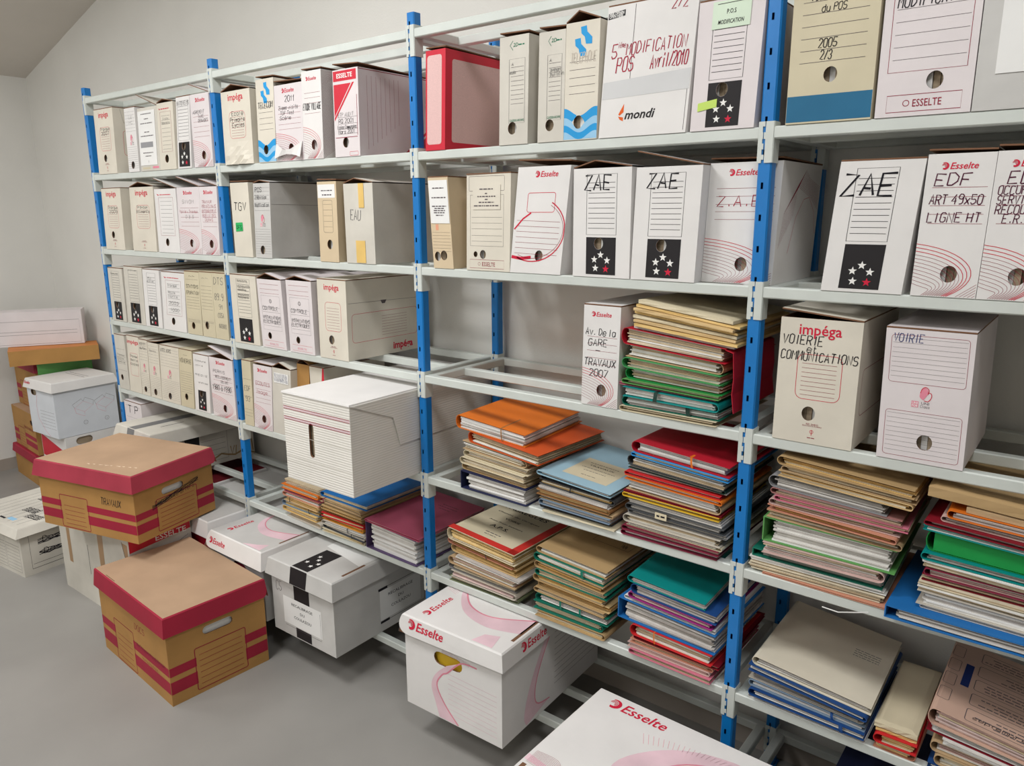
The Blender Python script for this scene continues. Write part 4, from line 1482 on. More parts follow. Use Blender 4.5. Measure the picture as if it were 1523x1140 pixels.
def mondi(F):
    w, h = F.w, F.h
    F.line(w * .32, h * .42, w * .32, h * .99, .0012, M_LINE)
    F.line(w * .97, h * .02, w * .97, h * .38, .001, M_LINE)
    F.area([(w * .01, h * .905), (w * .205, h * .92), (w * .205, h * .965), (w * .01, h * .95)], M_BLACK)
    F.text('HIER ÖFFNEN', w * .02, h * .935, .006, M_WHITEP, 'l', 0, .02, w * .17)
    F.text('OPEN HERE', w * .02, h * .915, .006, M_WHITEP, 'l', 0, .02, w * .16)
    F.area([(w * .22, h * .175), (w * .28, h * .255), (w * .28, h * .19), (w * .235, h * .165)], M_ORANGEP)
    F.area([(w * .22, h * .16), (w * .28, h * .15), (w * .28, h * .12), (w * .24, h * .135)], M_ORANGEP)
    F.text('mondi', w * .295, h * .135, .0185, M_BLACK, 'l', .25, .022, w * .35)
    hands(F, [('5', .08, .61, .028, M_REDPEN, .055), ('ième', .155, .685, .011, M_REDPEN, .085), ('MODIFICATION', .25, .625, .024, M_REDPEN, .66), ('POS', .15, .50, .03, M_REDPEN, .19), ('Avril/2010', .54, .50, .028, M_REDPEN, .40), ('2/2', .72, .91, .022, M_REDPEN, .17)])
def cleartape(root, F, V, w, h, d):
    mt = mat('clear_tape', (206, 206, 206), .18, .6, .02)
    flat_part('tape', root, F, [(w * .01, h * .30), (w * .99, h * .32), (w * .99, h * .47), (w * .01, h * .43)], mt, lay=1.2, th=.0001, label='wide clear tape')
abox('glossy white carton with an orange flame emblem, red handwriting and clear tape', 1, q(305, 892), q(866, 849), q(372, 45), D('none', mondi), M_WHITE, holes=False, d=.30, extra=cleartape)
def posnote(root, F, V, w, h, d):
    flat_part('paper_label', root, F, [(w * .22, h * .78), (w * .80, h * .78), (w * .80, h * .985), (w * .22, h * .985)], mat('pale_green_paper', (212, 228, 206), .6), lambda G: [G.text('P.O.S', G.w * .5, G.h * .52, .0085, M_BLACK, 'c', 0, .01, G.w * .24), G.text('MODIFICATION', G.w * .5, G.h * .16, .008, M_BLACK, 'c', .2, .01, G.w * .68), G.line(G.w * .12, G.h * .9, G.w * .98, G.h * .92, .0012, M_BLACK)], label='pale green typed label')
    flat_part('sticky_note', root, F, [(w * .10, h * .155), (w * .40, h * .18), (w * .40, h * .245), (w * .10, h * .22)], mat('lime_note', (196, 222, 108), .6), label='lime sticky note')
abox('star-printed archive box with a pale green typed label and a lime sticky note', 1, q(897, 843), q(1335, 806), q(938, 15), star(x0=.24, x1=.76), M_PALE, d=.31, extra=posnote)

q = zm(600, 220, 5.077)
def typed(root, F, V, w, h, d):
    def deco(G):
        for y, f in ((.80, .6), (.58, .75), (.38, .75), (.33, .5), (.28, .6), (.23, .6), (.17, .4)):
            G.illegible(G.w * .5, G.h * y, G.w * f, .0045)
    flat_part('paper_label', root, F, [(w * .03, h * .50), (w * .97, h * .50), (w * .97, h * .97), (w * .03, h * .97)], M_SHEET, deco, label='typed white label')
def under(F):
    w, h = F.w, F.h
    F.rect(w * .24, h * .425, w * .38, h * .49, mat('orange_tint', (226, 160, 130)), 1)
    F.lines(w * .05, w * .95, [h * y for y in (.40, .365, .33, .295, .26, .225, .19)], .0005, M_LINE)
abox('slim tan archive box with a long typed label and two finger holes, second shelf', 2, q(232, 906), q(380, 916), q(182, 226), D('none', under), M_TAN, holes=[(.018, .033, .0115), (.042, .036, .012)], extra=typed, d=.31)
def old(F):
    w, h = F.w, F.h
    F.path([(w * .09, h * .26), (w * .85, h * .26), (w * .85, h * .79), (w * .09, h * .79)], .0008, M_LINE, 1, True)
    F.rrect(w * .06, h * .83, w * .86, h * .98, .003, .0008, M_LINE)
    F.lines(w * .12, w * .82, [h * y for y in (.31, .37, .44, .50, .56)], .0006, M_LINE)
    F.path([(w * .08, h * .025), (w * .87, h * .025), (w * .87, h * .115), (w * .08, h * .115)], .0009, M_REDDARK, 1, True)
    F.ring(w * .30, h * .07, .004, .0008, M_REDDARK)
    F.text('ESSELTE', w * .37, h * .048, .011, M_REDDARK, 'l', 0, 0, w * .3)
def oldlab(root, F, V, w, h, d):
    def deco(G):
        for y, f in ((.80, .5), (.62, .1), (.50, .65), (.38, .1), (.26, .55), (.12, .9)):
            G.illegible(G.w * .5, G.h * y, G.w * f, .0045)
    flat_part('paper_label', root, F, [(w * .15, h * .64), (w * .78, h * .64), (w * .78, h * .89), (w * .15, h * .89)], M_CREAM, deco)
abox('aged cream archive box with a ruled panel and a torn hole, second shelf', 2, q(478, 926), q(802, 940), q(478, 210), D('none', old), M_CREAM, holes=[(.032, .043, .007), (.058, .043, .0105)], flap='R', rise=.0, extra=oldlab, d=.31)
def oval(F):
    w, h = F.w, F.h
    F.esselte(w * .33, h * .905, .0135)
    F.rrect(w * .24, h * .58, w * .77, h * .76, .006, .0014, M_RED)
    arc = lambda rx, ry: [(w * .40 + rx * math.cos(math.radians(a)), h * .415 + ry * math.sin(math.radians(a))) for a in range(-118, 66, 8)]
    A, B = arc(w * .66, h * .315), arc(w * .57, h * .265)
    clip = lambda P: [(max(w * .01, min(w * .99, x)), y) for x, y in P]
    F.path(clip(arc(w * .60, h * .30)), .0028, M_RED)
    F.path(clip(arc(w * .57, h * .27)), .0011, M_REDDARK)
    F.path([(w * .01, h * .155), (w * .2, h * .14), (w * .4, h * .155)], .008, M_RED)
    F.path([(w * .02, h * .42), (w * .18, h * .52), (w * .33, h * .575)], .004, M_RED)
    F.lines(w * .06, w * .90, [h * (.505 - .052 * k) for k in range(7)], .0008, M_REDDARK, -.004)
abox('leaning white archive box with a red looping band and an empty label frame', 2, q(797, 932), q(1182, 946), q(870, 140), D('tele', oval), M_WHITE, holes=[(.088, .045, .0125)], flap='C', rise=.016, d=.31)
q = zm(830, 210, 3.8075)
abox('star-printed archive box lettered ZAE beside the box with the red looping band', 2, q(83, 760), q(402, 772), q(90, 155), star([('ZAE', .20, .805, .034, M_INK, .44)]), M_WHITE, flap='M', rise=.016, d=.31)
abox('star-printed archive box lettered ZAE beside the one marked Z.A.E in red', 2, q(410, 768), q(770, 791), q(448, 135), star([('ZAE', .18, .815, .032, M_INK, .46)]), M_WHITE, flap='R', rise=.025, d=.31)
def swirlside(R):
    w, h = R.w, R.h
    for k in range(14):
        R.path([(w * (.06 + .022 * k), h * (.30 + .02 * k) + 0.0), (w * (.12 + .022 * k), h * (.58 + .018 * k)), (w * (.42 + .012 * k), h * (.80 + .011 * k)), (w * (.75 - .004 * k), h * (.72 + .012 * k)), (w * (.97), h * (.62 + .015 * k))], .0005, M_REDDARK)
    R.path([(w * .30, h * .25), (w * .42, h * .55), (w * .58, h * .70), (w * .72, h * .72), (w * .88, h * .60), (w * .97, h * .4)], .001, M_RED)
abox('white archive box marked Z.A.E in red, standing behind the fourth blue post', 2, q(800, 795), q(1206, 816), q(846, 127), esselte([('Z.A.E', .14, .645, .022, M_REDPEN, .58)], lines=(.79, .725, .66, .60, .535)), M_WHITE, side=swirlside, flap='C', rise=.008, d=.262, y0=.036)
q = zm(850, 430, 5.077)
abox('white archive box with thick black handwriting dated 2007, standing alone beside the tall folder stack', 3, q(73, 868), q(342, 907), q(97, 122),
     esselte([('Av. De la', .07, .71, .017, M_INK, .80), ('GARE', .15, .605, .017, M_INK, .5), ('-', .35, .535, .014, M_INK, .12), ('TRAVAUX', .05, .405, .018, M_INK, .85), ('2007', .2, .30, .018, M_INK, .5)]), M_WHITE, side=swirlside, d=.31)

# ================================================================ boxes, fourth bay (right)
q = zm(1123, 0, 3.8075)
def blueband(F):
    w, h = F.w, F.h
    F.rect(w * .004, h * .012, w * .996, h * .195, mat('petrol_band', (38, 104, 140), .6), 1)
    F.lines(w * .12, w * .88, [h * (.42 + .082 * k) for k in range(7)], .0009, M_LINE)
    hands(F, [('4', .42, .915, .014, M_INK, .05), ('révision simplifiée', .22, .835, .014, M_INK, .66), ('du POS', .34, .755, .013, M_INK, .28), ('2005', .33, .515, .016, M_INK, .21), ('2/3', .36, .435, .016, M_INK, .13)])
abox('beige archive box with a petrol blue band along its foot, top shelf', 1, q(172, 690), q(654, 660), q(222, 0), D('none', blueband), M_BEIGE, holes=[(.078, .086, .0125)], d=.31, h=.262)
def modif(F):
    w, h = F.w, F.h
    F.path([(w * .10, h * .29), (w * .92, h * .29), (w * .92, h * .95), (w * .10, h * .95)], .0011, M_REDDARK, 1, True)
    F.lines(w * .14, w * .90, [h * y for y in (.37, .45, .53, .61, .69, .79)], .0007, M_LINE)
    F.path([(w * .12, h * .03), (w * .90, h * .03), (w * .90, h * .14), (w * .12, h * .14)], .0011, M_REDDARK, 1, True)
    F.ring(w * .33, h * .085, .005, .0012, M_REDDARK)
    F.text('ESSELTE', w * .40, h * .06, .0125, M_REDDARK, 'l', 0, .005, w * .30)
    F.ring(w * .52, h * .885, .013, .004, M_LINE)
    F.ring(w * .52, h * .885, .007, .002, M_LINE)
    hands(F, [('1', .36, .785, .022, M_INK, .03), ('MODIFICATION', .14, .70, .018, M_INK, .76)])
abox('white archive box with bold black MODIFICATION and a ragged hole, on the top shelf', 1, q(676, 661), q(1218, 621), q(750, 0), D('none', modif), M_PALE, holes=[(.093, .058, .0135)], d=.31, h=.262)
def halfsheet(root, F, V, w, h, d):
    flat_part('pasted_sheet', root, F, [(w * .22, h * .22), (w * .97, h * .22), (w * .97, h * .96), (w * .22, h * .96)], M_SHEET)
abox('white archive box with a blank pasted sheet on the top shelf', 1, q(1224, 626), q(1745, 585), q(1303, 0), plain(), M_GREYB, holes=False, extra=halfsheet, d=.31, h=.262)
q = zm(1123, 200, 3.8075)
abox('leaning star-printed archive box lettered ZAE, beside the swirled box marked EDF', 2, q(372, 866), q(828, 900), q(490, 138), star([('ZAE', .06, .74, .04, M_INK, .62)], x0=.22, x1=.72, hole=False), M_WHITE, holes=False, d=.31)
abox('pink-swirled archive box with three lines of dark capitals, beside the leaning box', 2, q(877, 906), q(1246, 936), q(986, 108), esselte([('EDF', .15, .785, .02, M_PLUM, .52), ('ART 49x50', .10, .655, .0165, M_PLUM, .78), ('LIGNE HT', .10, .53, .0165, M_PLUM, .78)], lines=(.77, .705, .645, .585, .52)), M_WHITE, flap='C', rise=.006, d=.31)
abox('pink-swirled archive box with five lines of dark capitals, cut off by the frame', 2, q(1250, 932), q(1640, 962), q(1380, 93), esselte([('EDF', .2, .785, .02, M_PLUM, .5), ('OCCUPATION', .08, .715, .0145, M_PLUM, .8), ('SERVITUDES', .08, .65, .0145, M_PLUM, .8), ('RECOURS', .08, .585, .0145, M_PLUM, .6), ('E.R.', .2, .525, .0145, M_PLUM, .3)], lines=(.77, .705, .645, .585, .52)), M_WHITE, flap='C', rise=.008, d=.31)
q = zm(1090, 430, 3.517)
def sidefr(R):
    R.rrect(R.w * .10, R.h * .25, R.w * .95, R.h * .62, .014, .0011, M_REDDARK)
abox('cream archive box with black marker words starting VOIERIE, on the third shelf', 3, q(205, 771), q(617, 846), q(256, 138), impega([('VOIERIE', .04, .795, .019, M_INK, .50), ('et', .35, .735, .014, M_INK, .12), ('COMMUNICATIONS', .03, .67, .0185, M_INK, .94)]), M_CREAM, side=sidefr, flap='R', rise=.012, d=.31)
abox('ruled archive box with a pink butterfly, marked VOIRIE in blue, on the third shelf', 3, q(749, 869), q(1202, 946), q(806, 197), uni([('VOIRIE', .09, .905, .016, M_NAVYPEN, .34)], big=True), M_PALE, holes=[(.082, .042, .0135)], d=.31, flap='C')

# unseen boxes continuing the rows, added to shade the last bay
for lv, xs_ in ((1, (1.482, 1.632, 1.792)), (2, (1.494, 1.652, 1.806))):
    for k_, x_ in enumerate(xs_):
        lab_ = ['plain cream archive box', 'plain white archive box', 'plain beige archive box'][k_] + (' on the top shelf, past the blank-sheeted box' if lv == 1 else ' on the second shelf, past the swirled boxes')
        P_ = [CROT.transposed() @ (Vector(v_) - CAM) for v_ in ((x_, 0, SH[lv]), (x_ + .145, 0, SH[lv]), (x_, 0, SH[lv] + .255))]
        P_ = [(761.5 + FPX * v_.x / -v_.z, 570 - FPX * v_.y / -v_.z) for v_ in P_]
        abox(lab_, lv, P_[0], P_[1], P_[2], plain(None, (.8, .7, .6, .5)), (M_CREAM, M_WHITE, M_BEIGE)[k_], holes=[(.07, .05, .0125)], d=.31)


def proj(P):
    d = CROT.transposed() @ (Vector(P) - CAM)
    return (761.5 + FPX * d.x / -d.z, 570 - FPX * d.y / -d.z)


# ================================================================ cartons on the floor and the low shelves
def stripes(F, side=False):
    w, h = F.w, F.h
    if not side:
        b0, b1 = .22, .50
        F.rect(0.001, h * .33, w * b0, h * .43, M_REDB)
        F.rect(w * b1, h * .33, w - .001, h * .43, M_REDB)
        F.rect(0.001, h * .13, w * b0, h * .27, M_REDB)
        F.rect(w * b1, h * .13, w - .001, h * .27, M_REDB)
    else:
        b0, b1 = .26, .76
        F.rect(0.001, h * .33, w * b0, h * .43, M_REDB)
        F.rect(w * b1, h * .33, w - .001, h * .43, M_REDB)
        F.rect(0.001, h * .13, w * b0, h * .27, M_REDB)
        F.rect(w * b1, h * .13, w - .001, h * .27, M_REDB)
    y0, y1 = (h * .05, h * .53) if side else (h * .02, h * .52)
    F.rrect(w * (b0 - .01), y0, w * (b1 + .01), y1, .006, .0028, M_REDDARK, 2)
    for k in range(6 if side else 5):
        y = y0 + (y1 - y0) * (.12 + .14 * k)
        F.line(w * (b0 + .03), y, w * (b1 - .03), y, .0014, M_REDDARK, 2)


def f1_front(F):
    stripes(F)
    hands(F, [('DOCS', .55, .60, .022, M_REDDARK, .14)])
    F.scribble(F.w * .55, F.h * .40, F.w * .95, F.h * .44, M_INK, .002, 22)
    F.scribble(F.w * .62, F.h * .28, F.w * .84, F.h * .31, M_REDDARK, .002, 12)


def scuff(F):
    m = mat('bare_cardboard', (222, 202, 176), .8, .2, .05)
    for k in range(9):
        x = F.w * (.46 + .05 * k)
        F.area([(x, F.h * (.10 + .012 * k)), (x + F.w * random.uniform(.02, .05), F.h * (.10 + .012 * k) + .004), (x + F.w * random.uniform(.02, .05), F.h * (.10 + .012 * k) - .003)], m)


def slitlid(F):
    F.rect(F.w * .16, .001, F.w * .30, .004, M_KRAFTIN)


carton('kraft archive carton with a red-skirted dusty lid standing on the floor in front', (-1.142, -.538, 0), math.radians(-3), .526, .345, .312, .066, M_KRAFT, M_KRAFTD, M_REDB,
       front=f1_front, right=lambda R: stripes(R, True), lidtop=slitlid, rslot=(.172, .215, .105, .028), fill=M_SHEET, group='kraft cartons with red lids')


def f2_front(F):
    stripes(F)
    hands(F, [('TRAVAUX', .66, .50, .026, M_INK, .20)])


def f2_right(R):
    stripes(R, True)
    R.hand('Documents divers', R.w * .24, R.h * .44, .020, M_INK, R.w * .5, .0016, .09)
    R.strike(R.w * .20, R.h * .44, R.w * .80, R.h * .62, .016)


carton('kraft archive carton with a red-skirted lid perched askew on top of a white carton', (-1.535, -.544, .388), math.radians(14.3), .502, .365, .256, .062, M_KRAFT, M_KRAFTD, M_REDDUST,
       front=f2_front, right=f2_right, lidtop=scuff, rslot=(.170, .158, .100, .026), fill=M_SHEET, flare=.010, group='kraft cartons with red lids')


def f3_front(F):
    F.rect(F.w * .11, F.h * .34, F.w * .16, F.h * .96, M_TAPE, 1)
    F.area([(F.w * .58, F.h * .35), (F.w * .64, F.h * .35), (F.w * .66, F.h * .99), (F.w * .58, F.h * .99)], M_TAPE, 1)
    F.rect(F.w * .415, F.h * .33, F.w * .42, F.h * .66, M_INK, 1)
    F.area([(F.w * .92, F.h * .90), (F.w * .985, F.h * .90), (F.w * .985, F.h * .70), (F.w * .955, F.h * .70)], M_TAPE, 1)
    F.path([(F.w * .915, F.h * .91), (F.w * .955, F.h * .69)], .003, M_INK)
    F.area([(F.w * .50, F.h * .97), (F.w * .54, F.h * .97), (F.w * .53, F.h * .90)], M_INK, 1)


def f3_right(R):
    w, h = R.w, R.h
    R.area([(0.002, h * .82), (w - .002, h * .88), (w - .002, h * .99), (0.002, h * .99)], M_REDGLOSS, 1)
    R.text('ESSELTE', w * .42, h * .862, .022, M_WHITEP, 'l', 0, .015, w * .50)
    R.path([(w * .08, h * .72), (w * .60, h * .73), (w * .95, h * .82)], .0016, M_LINE)
    R.path([(w * .08, h * .72), (w * .08, h * .5)], .0016, M_LINE)
    for k in range(9):
        R.line(w * (.18 + .055 * k), h * .71, w * (.18 + .055 * k), h * .67, .001, M_LINE)


carton('tall white carton with brown tape strips on the floor under the perched kraft carton', (-1.763, -.421, 0), math.radians(.6), .612, .245, .387, .05, M_AGED, M_AGED, M_AGED,
       front=f3_front, right=f3_right, lid=False, group='white storage cartons')


def f4_top(F):
    w, h = F.w, F.h
    for k in range(9):
        F.line(w * (.16 + .09 * k), h * .06, w * (.16 + .09 * k), h * .98, .0016, M_INK)
    for cx, cy in ((.80, .62), (.62, .40), (.82, .30), (.45, .70)):
        for j in range(3):
            F.strike(w * (cx - .1), h * (cy - .04 + .04 * j), w * (cx + .12), h * (cy - .02 + .04 * j), .012, None, .0024, 3)
    F.rect(w * .62, h * .10, w * .74, h * .16, M_SKYPALE, 2)
    F.rect(w * .50, h * .08, w * .60, h * .11, M_INK, 2)


def f4_right(R):
    w, h = R.w, R.h
    R.path([(w * .10, h * .12), (w * .95, h * .12), (w * .95, h * .93), (w * .10, h * .93)], .0022, M_INK, 1, True)
    R.line(w * .12, h * .21, w * .9, h * .21, .0015, M_INK)
    for y in (.60, .36):
        R.hand('Dossiers', w * .26, h * y, .026, M_INK, w * .55, .003)
        R.strike(w * .2, h * (y + .04), w * .9, h * (y + .07), .022, None, .0026, 5)


def f4_front(F):
    w, h = F.w, F.h
    for x0, x1 in ((.42, .68), (.70, .96)):
        F.path([(w * x0, h * .62), (w * x1, h * .62), (w * x1, h * .80), (w * x0, h * .80)], .0014, M_LINE, 1, True)
        F.path([(w * x0, h * .08), (w * x1, h * .08), (w * x1, h * .56), (w * x0, h * .56)], .0014, M_LINE, 1, True)
        F.lines(w * (x0 + .01), w * (x1 - .01), [h * (.14 + .07 * k) for k in range(6)], .001, M_LINE)


carton('white lidded carton scribbled over in black, on the floor by the corner pile', (-2.422, -.555, 0), math.radians(6), .45, .35, .225, .035, M_AGED, M_AGED, M_AGED,
       front=f4_front, right=f4_right, lidtop=f4_top, rounded=False, flare=.02, group='white storage cartons')


# ---- the corner pile beside the rack's far end
def stripes_b(F):
    stripes(F)
    F.scribble(F.w * .05, F.h * .45, F.w * .2, F.h * .6, M_INK, .002, 6)


carton('low kraft carton with a dark red lid at the foot of the corner pile', (-3.56, .02, 0), math.radians(-4), .42, .34, .185, .05, M_KRAFT, M_REDB, M_REDB, group='kraft cartons with red lids')
carton('kraft carton with handwriting in the middle of the corner pile', (-3.54, .03, .19), math.radians(-4), .41, .33, .24, .05, M_KRAFT, M_KRAFTD, M_KRAFT,
       front=lambda F: [stripes(F), F.hand('Permis de construire', F.w * .5, F.h * .55, .02, M_REDDARK, F.w * .42)], fslot=(.36, .185, .06, .03), lid=False, group='kraft cartons with red lids')
carton('kraft carton with a dusty red lid skirt near the top of the corner pile', (-3.548, .080, .432), math.radians(-4), .392, .27, .290, .06, M_KRAFT, M_KRAFTD, M_REDDUST,
       front=stripes, fslot=(.345, .16, .06, .03), group='kraft cartons with red lids')
carton('shallow orange-brown carton lying on top of the corner pile', (-3.290, -.018, .7265), math.radians(-20), .18, .44, .084, .02, M_KRAFT, mat('orange_kraft', (206, 132, 70), .65, .3, .08), M_KRAFT, lid=False, group='kraft cartons with red lids')
t = thing('card_folder', 'green card folder standing on edge behind the folding-diagram carton', 'folder', (-3.107, .05, .4325), math.radians(3), 'folders piled on the shelves')
mb = MB()
mb.rings([[(0, 0, 0), (0, .30, 0), (0, .30, .296), (0, 0, .290)], [(-.003, 0, 0), (-.003, .30, 0), (-.003, .30, .296), (-.003, 0, .290)]], fmat('leaf green'))
mb.build('cover', t)
mb = MB()
mb.box((-.0062, .004, .002), (-.0032, .296, .284), M_SHEET)
mb.build('papers', t)['kind'] = 'stuff'


def p1_right(R):
    w, h = R.w, R.h
    R.path([(w * .02, h * .05), (w * .97, h * .05), (w * .97, h * .72), (w * .02, h * .72)], .0014, M_LINE, 1, True)
    R.line(w * .02, h * .42, w * .94, h * .42, .0014, M_LINE)
    R.line(w * .02, h * .33, w * .94, h * .33, .0014, M_LINE)


carton('long white ruled carton at the very top of the corner pile against the wall', (-3.455, -.055, .813), math.radians(-30), .138, .50, .195, .05, M_PALE, M_PALE, M_PALE, right=p1_right, lid=False, group='white storage cartons')


def p4_front(F):
    F.area([(F.w * .01, F.h * .62), (F.w * .98, F.h * .56), (F.w * .98, F.h * .76), (F.w * .01, F.h * .97)], M_REDGLOSS)
    F.lines(F.w * .06, F.w * .95, [F.h * (.1 + .07 * k) for k in range(7)], .0012, M_LINE)


carton('white carton with a red band standing on the floor under the white folding-diagram carton', (-3.05, .0, 0), math.radians(4), .275, .33, .355, .05, M_WHITE, M_WHITE, M_WHITE, front=p4_front, fslot=(.12, .26, .07, .032), rslot=(.10, .325, .09, .04), lid=False, group='white storage cartons')


def p3_front(F):
    w, h = F.w, F.h
    F.path([(w * .38, h * .74), (w * .30, h * .55), (w * .33, h * .3), (w * .55, h * .08), (w * .7, h * .01)], .002, M_PINK)
    F.lines(w * .42, w * .95, [h * (.16 + .06 * k) for k in range(6)], .0010, M_LINE)


def p3_right(R):
    w, h = R.w, R.h
    for cx in (.45, .80):
        x, y = w * cx, h * .5
        R.path([(x - .05, y), (x, y - .03), (x + .05, y), (x, y + .03)], .0012, M_PINK, 1, True)
        R.path([(x - .05, y), (x - .06, y + .02), (x - .01, y + .045), (x, y + .03)], .0012, M_LINE, 1)
        R.path([(x + .05, y), (x + .055, y + .025), (x + .01, y + .05), (x, y + .03)], .0012, M_LINE, 1)
        R.path([(x - .05, y), (x - .045, y - .03), (x, y - .055), (x, y - .03)], .0012, M_PINK, 1)
        R.ring(x, y - .09, .011, .0013, M_LINE)
        R.text('2' if cx > .6 else '1', x, y - .094, .008, M_LINE, 'c')


def p3_lf(F):
    F.text('Esselte', F.w * .04, F.h * .45, .014, M_RED, 'l', .2, .02, F.w * .2)


def p3_top(F):
    for y in (.55, .62):
        F.illegible(F.w * .55, F.h * y, F.w * .7, .006, M_LINE)


carton('white carton printed with folding diagrams, stacked beside the far end of the rack', (-3.07, -.030, .358), math.radians(4), .293, .335, .305, .05, mat('bluish_white_board', (218, 222, 228), .6, .3, .03), M_WHITE, M_WHITE,
       front=p3_front, right=p3_right, lfront=p3_lf, lidtop=p3_top, fslot=(.075, .235, .06, .032), rounded=False, lid=True, flare=.012, over=.002, group='white storage cartons')


# ---- on the lowest shelf frames
def sw_top(F):
    w, h = F.w, F.h
    F.turned(w * .20, h * .06, 90).esselte(0, 0, .021)
    P = [(w * .30, h * .62), (w * .24, h * .46), (w * .34, h * .32), (w * .60, h * .26), (w * .97, h * .34)]
    Q = [(w * .30, h * .62), (w * .21, h * .44), (w * .31, h * .27), (w * .60, h * .18), (w * .97, h * .22)]
    F.area(bez(P) + bez(Q)[::-1], M_PALEPINK, 1)
    F.path(bez(P), .004, M_PINK)


Z6 = SH[6] + .0006


def redfront(F):
    F.area([(0.002, 0.002), (F.w - .002, 0.002), (F.w - .002, F.h * .98), (0.002, F.h * .98)], M_REDGLOSS)


def white_slip(root):
    pass


carton('carton with a dark red top on the lowest shelf, deep behind the white tape-striped carton', (-1.77, -.06, Z6), 0, .340, .42, .262, .05, M_WHITE, mat('maroon_board', (110, 24, 34), .6, .3, .06), M_WHITE, rounded=False, group='white storage cartons')
carton('red-fronted carton with a white lid on the lowest shelf', (-1.385, -.148, Z6), 0, .328, .50, .262, .06, M_WHITE, M_GREYB, M_WHITE, front=redfront, rounded=False, flare=.016, group='white storage cartons')


def e1_lf(F):
    F.esselte(F.w * .06, F.h * .32, .020)


def e1_top(F):
    sw_top(F)
    F.area([(F.w * .62, .002), (F.w * .95, .002), (F.w * .92, F.h * .10), (F.w * .80, F.h * .05)], M_PALEPINK)
    F.rect(F.w * .96, F.h * .16, F.w * .985, F.h * .42, M_KRAFTIN, 1)


carton('white carton with a pink curve on its lid, beside the black-striped carton', (-.966, -.185, Z6), 0, .318, .50, .268, .062, M_GREYB, M_GREYB, M_WHITE, lidtop=e1_top, lfront=e1_lf, fslot=(.17, .165, .085, .04), rounded=False, roundleft=True, flare=.018, fill=M_REDDARK, group='white storage cartons')


def bs_front(F):
    w, h = F.w, F.h
    F.rect(w * .37, h * .52, w * .62, h * .99, M_BLACK)
    F.rect(w * .37, h * .012, w * .62, h * .15, M_BLACK)
    F.rect(w * .18, h * .16, w * .80, h * .54, M_SHEET, 2)
    F.path([(w * .20, h * .13), (w * .78, h * .13), (w * .78, h * .50)], .0012, M_LINE, 3)
    for y, t_, f_ in ((.44, 'RECALIBRAGE', .34), (.35, 'DU', .07), (.27, 'COULAZOU', .28)):
        F.text(t_, w * .49, h * y, .010, M_BLACK, 'c', 0, .005, w * f_, 4)
    F.hand('C5', w * .07, h * .58, .035, M_LINE, w * .09, .002)


def bs_right(R):
    w, h = R.w, R.h
    R.rect(w * .39, h * .575, w * .475, h * .61, M_INK)
    R.line(w * .475, h * .60, w * .84, h * .60, .0018, M_INK)
    R.rect(w * .40, h * .11, w * .485, h * .145, M_INK)
    R.line(w * .485, h * .125, w * .84, h * .125, .0018, M_INK)
    R.line(w * .84, h * .125, w * .84, h * .60, .0018, M_INK)
    R.rect(w * .40, h * .155, w * .80, h * .57, M_SHEET, 2)
    for y, t_, f_ in ((.46, 'RECALIBRAGE', .24), (.37, 'DU', .05), (.28, 'COULAZOU', .19)):
        R.text(t_, w * .60, h * y, .0105, M_BLACK, 'c', 0, .005, w * f_, 4)


def bs_top(F):
    w, h = F.w, F.h
    F.rect(w * .37, .001, w * .62, h * .30, M_BLACK)
    for dx, dy in ((.43, .10), (.50, .16), (.57, .12), (.45, .2), (.54, .07)):
        F.star(w * dx, h * dy, .010, M_WHITEP)
    F.area([(w * .30, h * .34), (w * .95, h * .26), (w * 1.0, h * .98), (w * .28, h * .98)], M_SHEET, 3)
    F.rect(w * .955, h * .10, w * .985, h * .30, M_KRAFTIN, 1)


def bs_lf(F):
    F.rect(F.w * .38, .001, F.w * .62, F.h * .99, M_BLACK)


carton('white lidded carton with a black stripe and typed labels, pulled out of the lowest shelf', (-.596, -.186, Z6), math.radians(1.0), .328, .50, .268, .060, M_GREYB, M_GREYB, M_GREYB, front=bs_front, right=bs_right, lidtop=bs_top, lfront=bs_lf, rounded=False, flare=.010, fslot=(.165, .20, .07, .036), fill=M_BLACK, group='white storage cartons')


def c2_front(F):
    w, h = F.w, F.h
    F.text('Esselte', w * .14, h * .80, .026, M_RED, 'l', .22, .02, w * .26)
    for k in range(24):
        F.line(w * (.40 + .012 * k), h * (.735 - .001 * k), w * (.415 + .012 * k), h * (.80 - .002 * k), .0007, M_REDDARK)
    P = [(w * .76, h * .735), (w * .60, h * .715), (w * .46, h * .55), (w * .40, h * .50), (w * .34, h * .36), (w * .42, h * .18), (w * .56, h * .01)]
    Q = [(w * .60, h * .70), (w * .45, h * .62), (w * .33, h * .48), (w * .28, h * .33), (w * .32, h * .16), (w * .36, h * .01)]
    F.area(bez(P[1:]) + bez(Q[1:])[::-1], M_PALEPINK, 1)
    F.path(bez(P), .0045, M_PINK)
    F.lines(w * .46, w * .95, [h * (.10 + .055 * k) for k in range(9)], .0012, M_PALEPINK, -.004)


def c2_right(R):
    w, h = R.w, R.h
    P = [(w * .54, h * .99), (w * .40, h * .68), (w * .31, h * .38), (w * .32, h * .16), (w * .45, h * .09)]
    Q = [(w * .49, h * .99), (w * .35, h * .68), (w * .24, h * .36), (w * .20, h * .12), (w * .22, h * .01)]
    R.area(bez(P) + bez(Q)[::-1], M_PALEPINK, 1)
    R.path(bez(P), .004, M_PINK)
    R.lines(w * .50, w * .97, [h * (.20 + .065 * k) for k in range(10)], .0010, M_LINE)


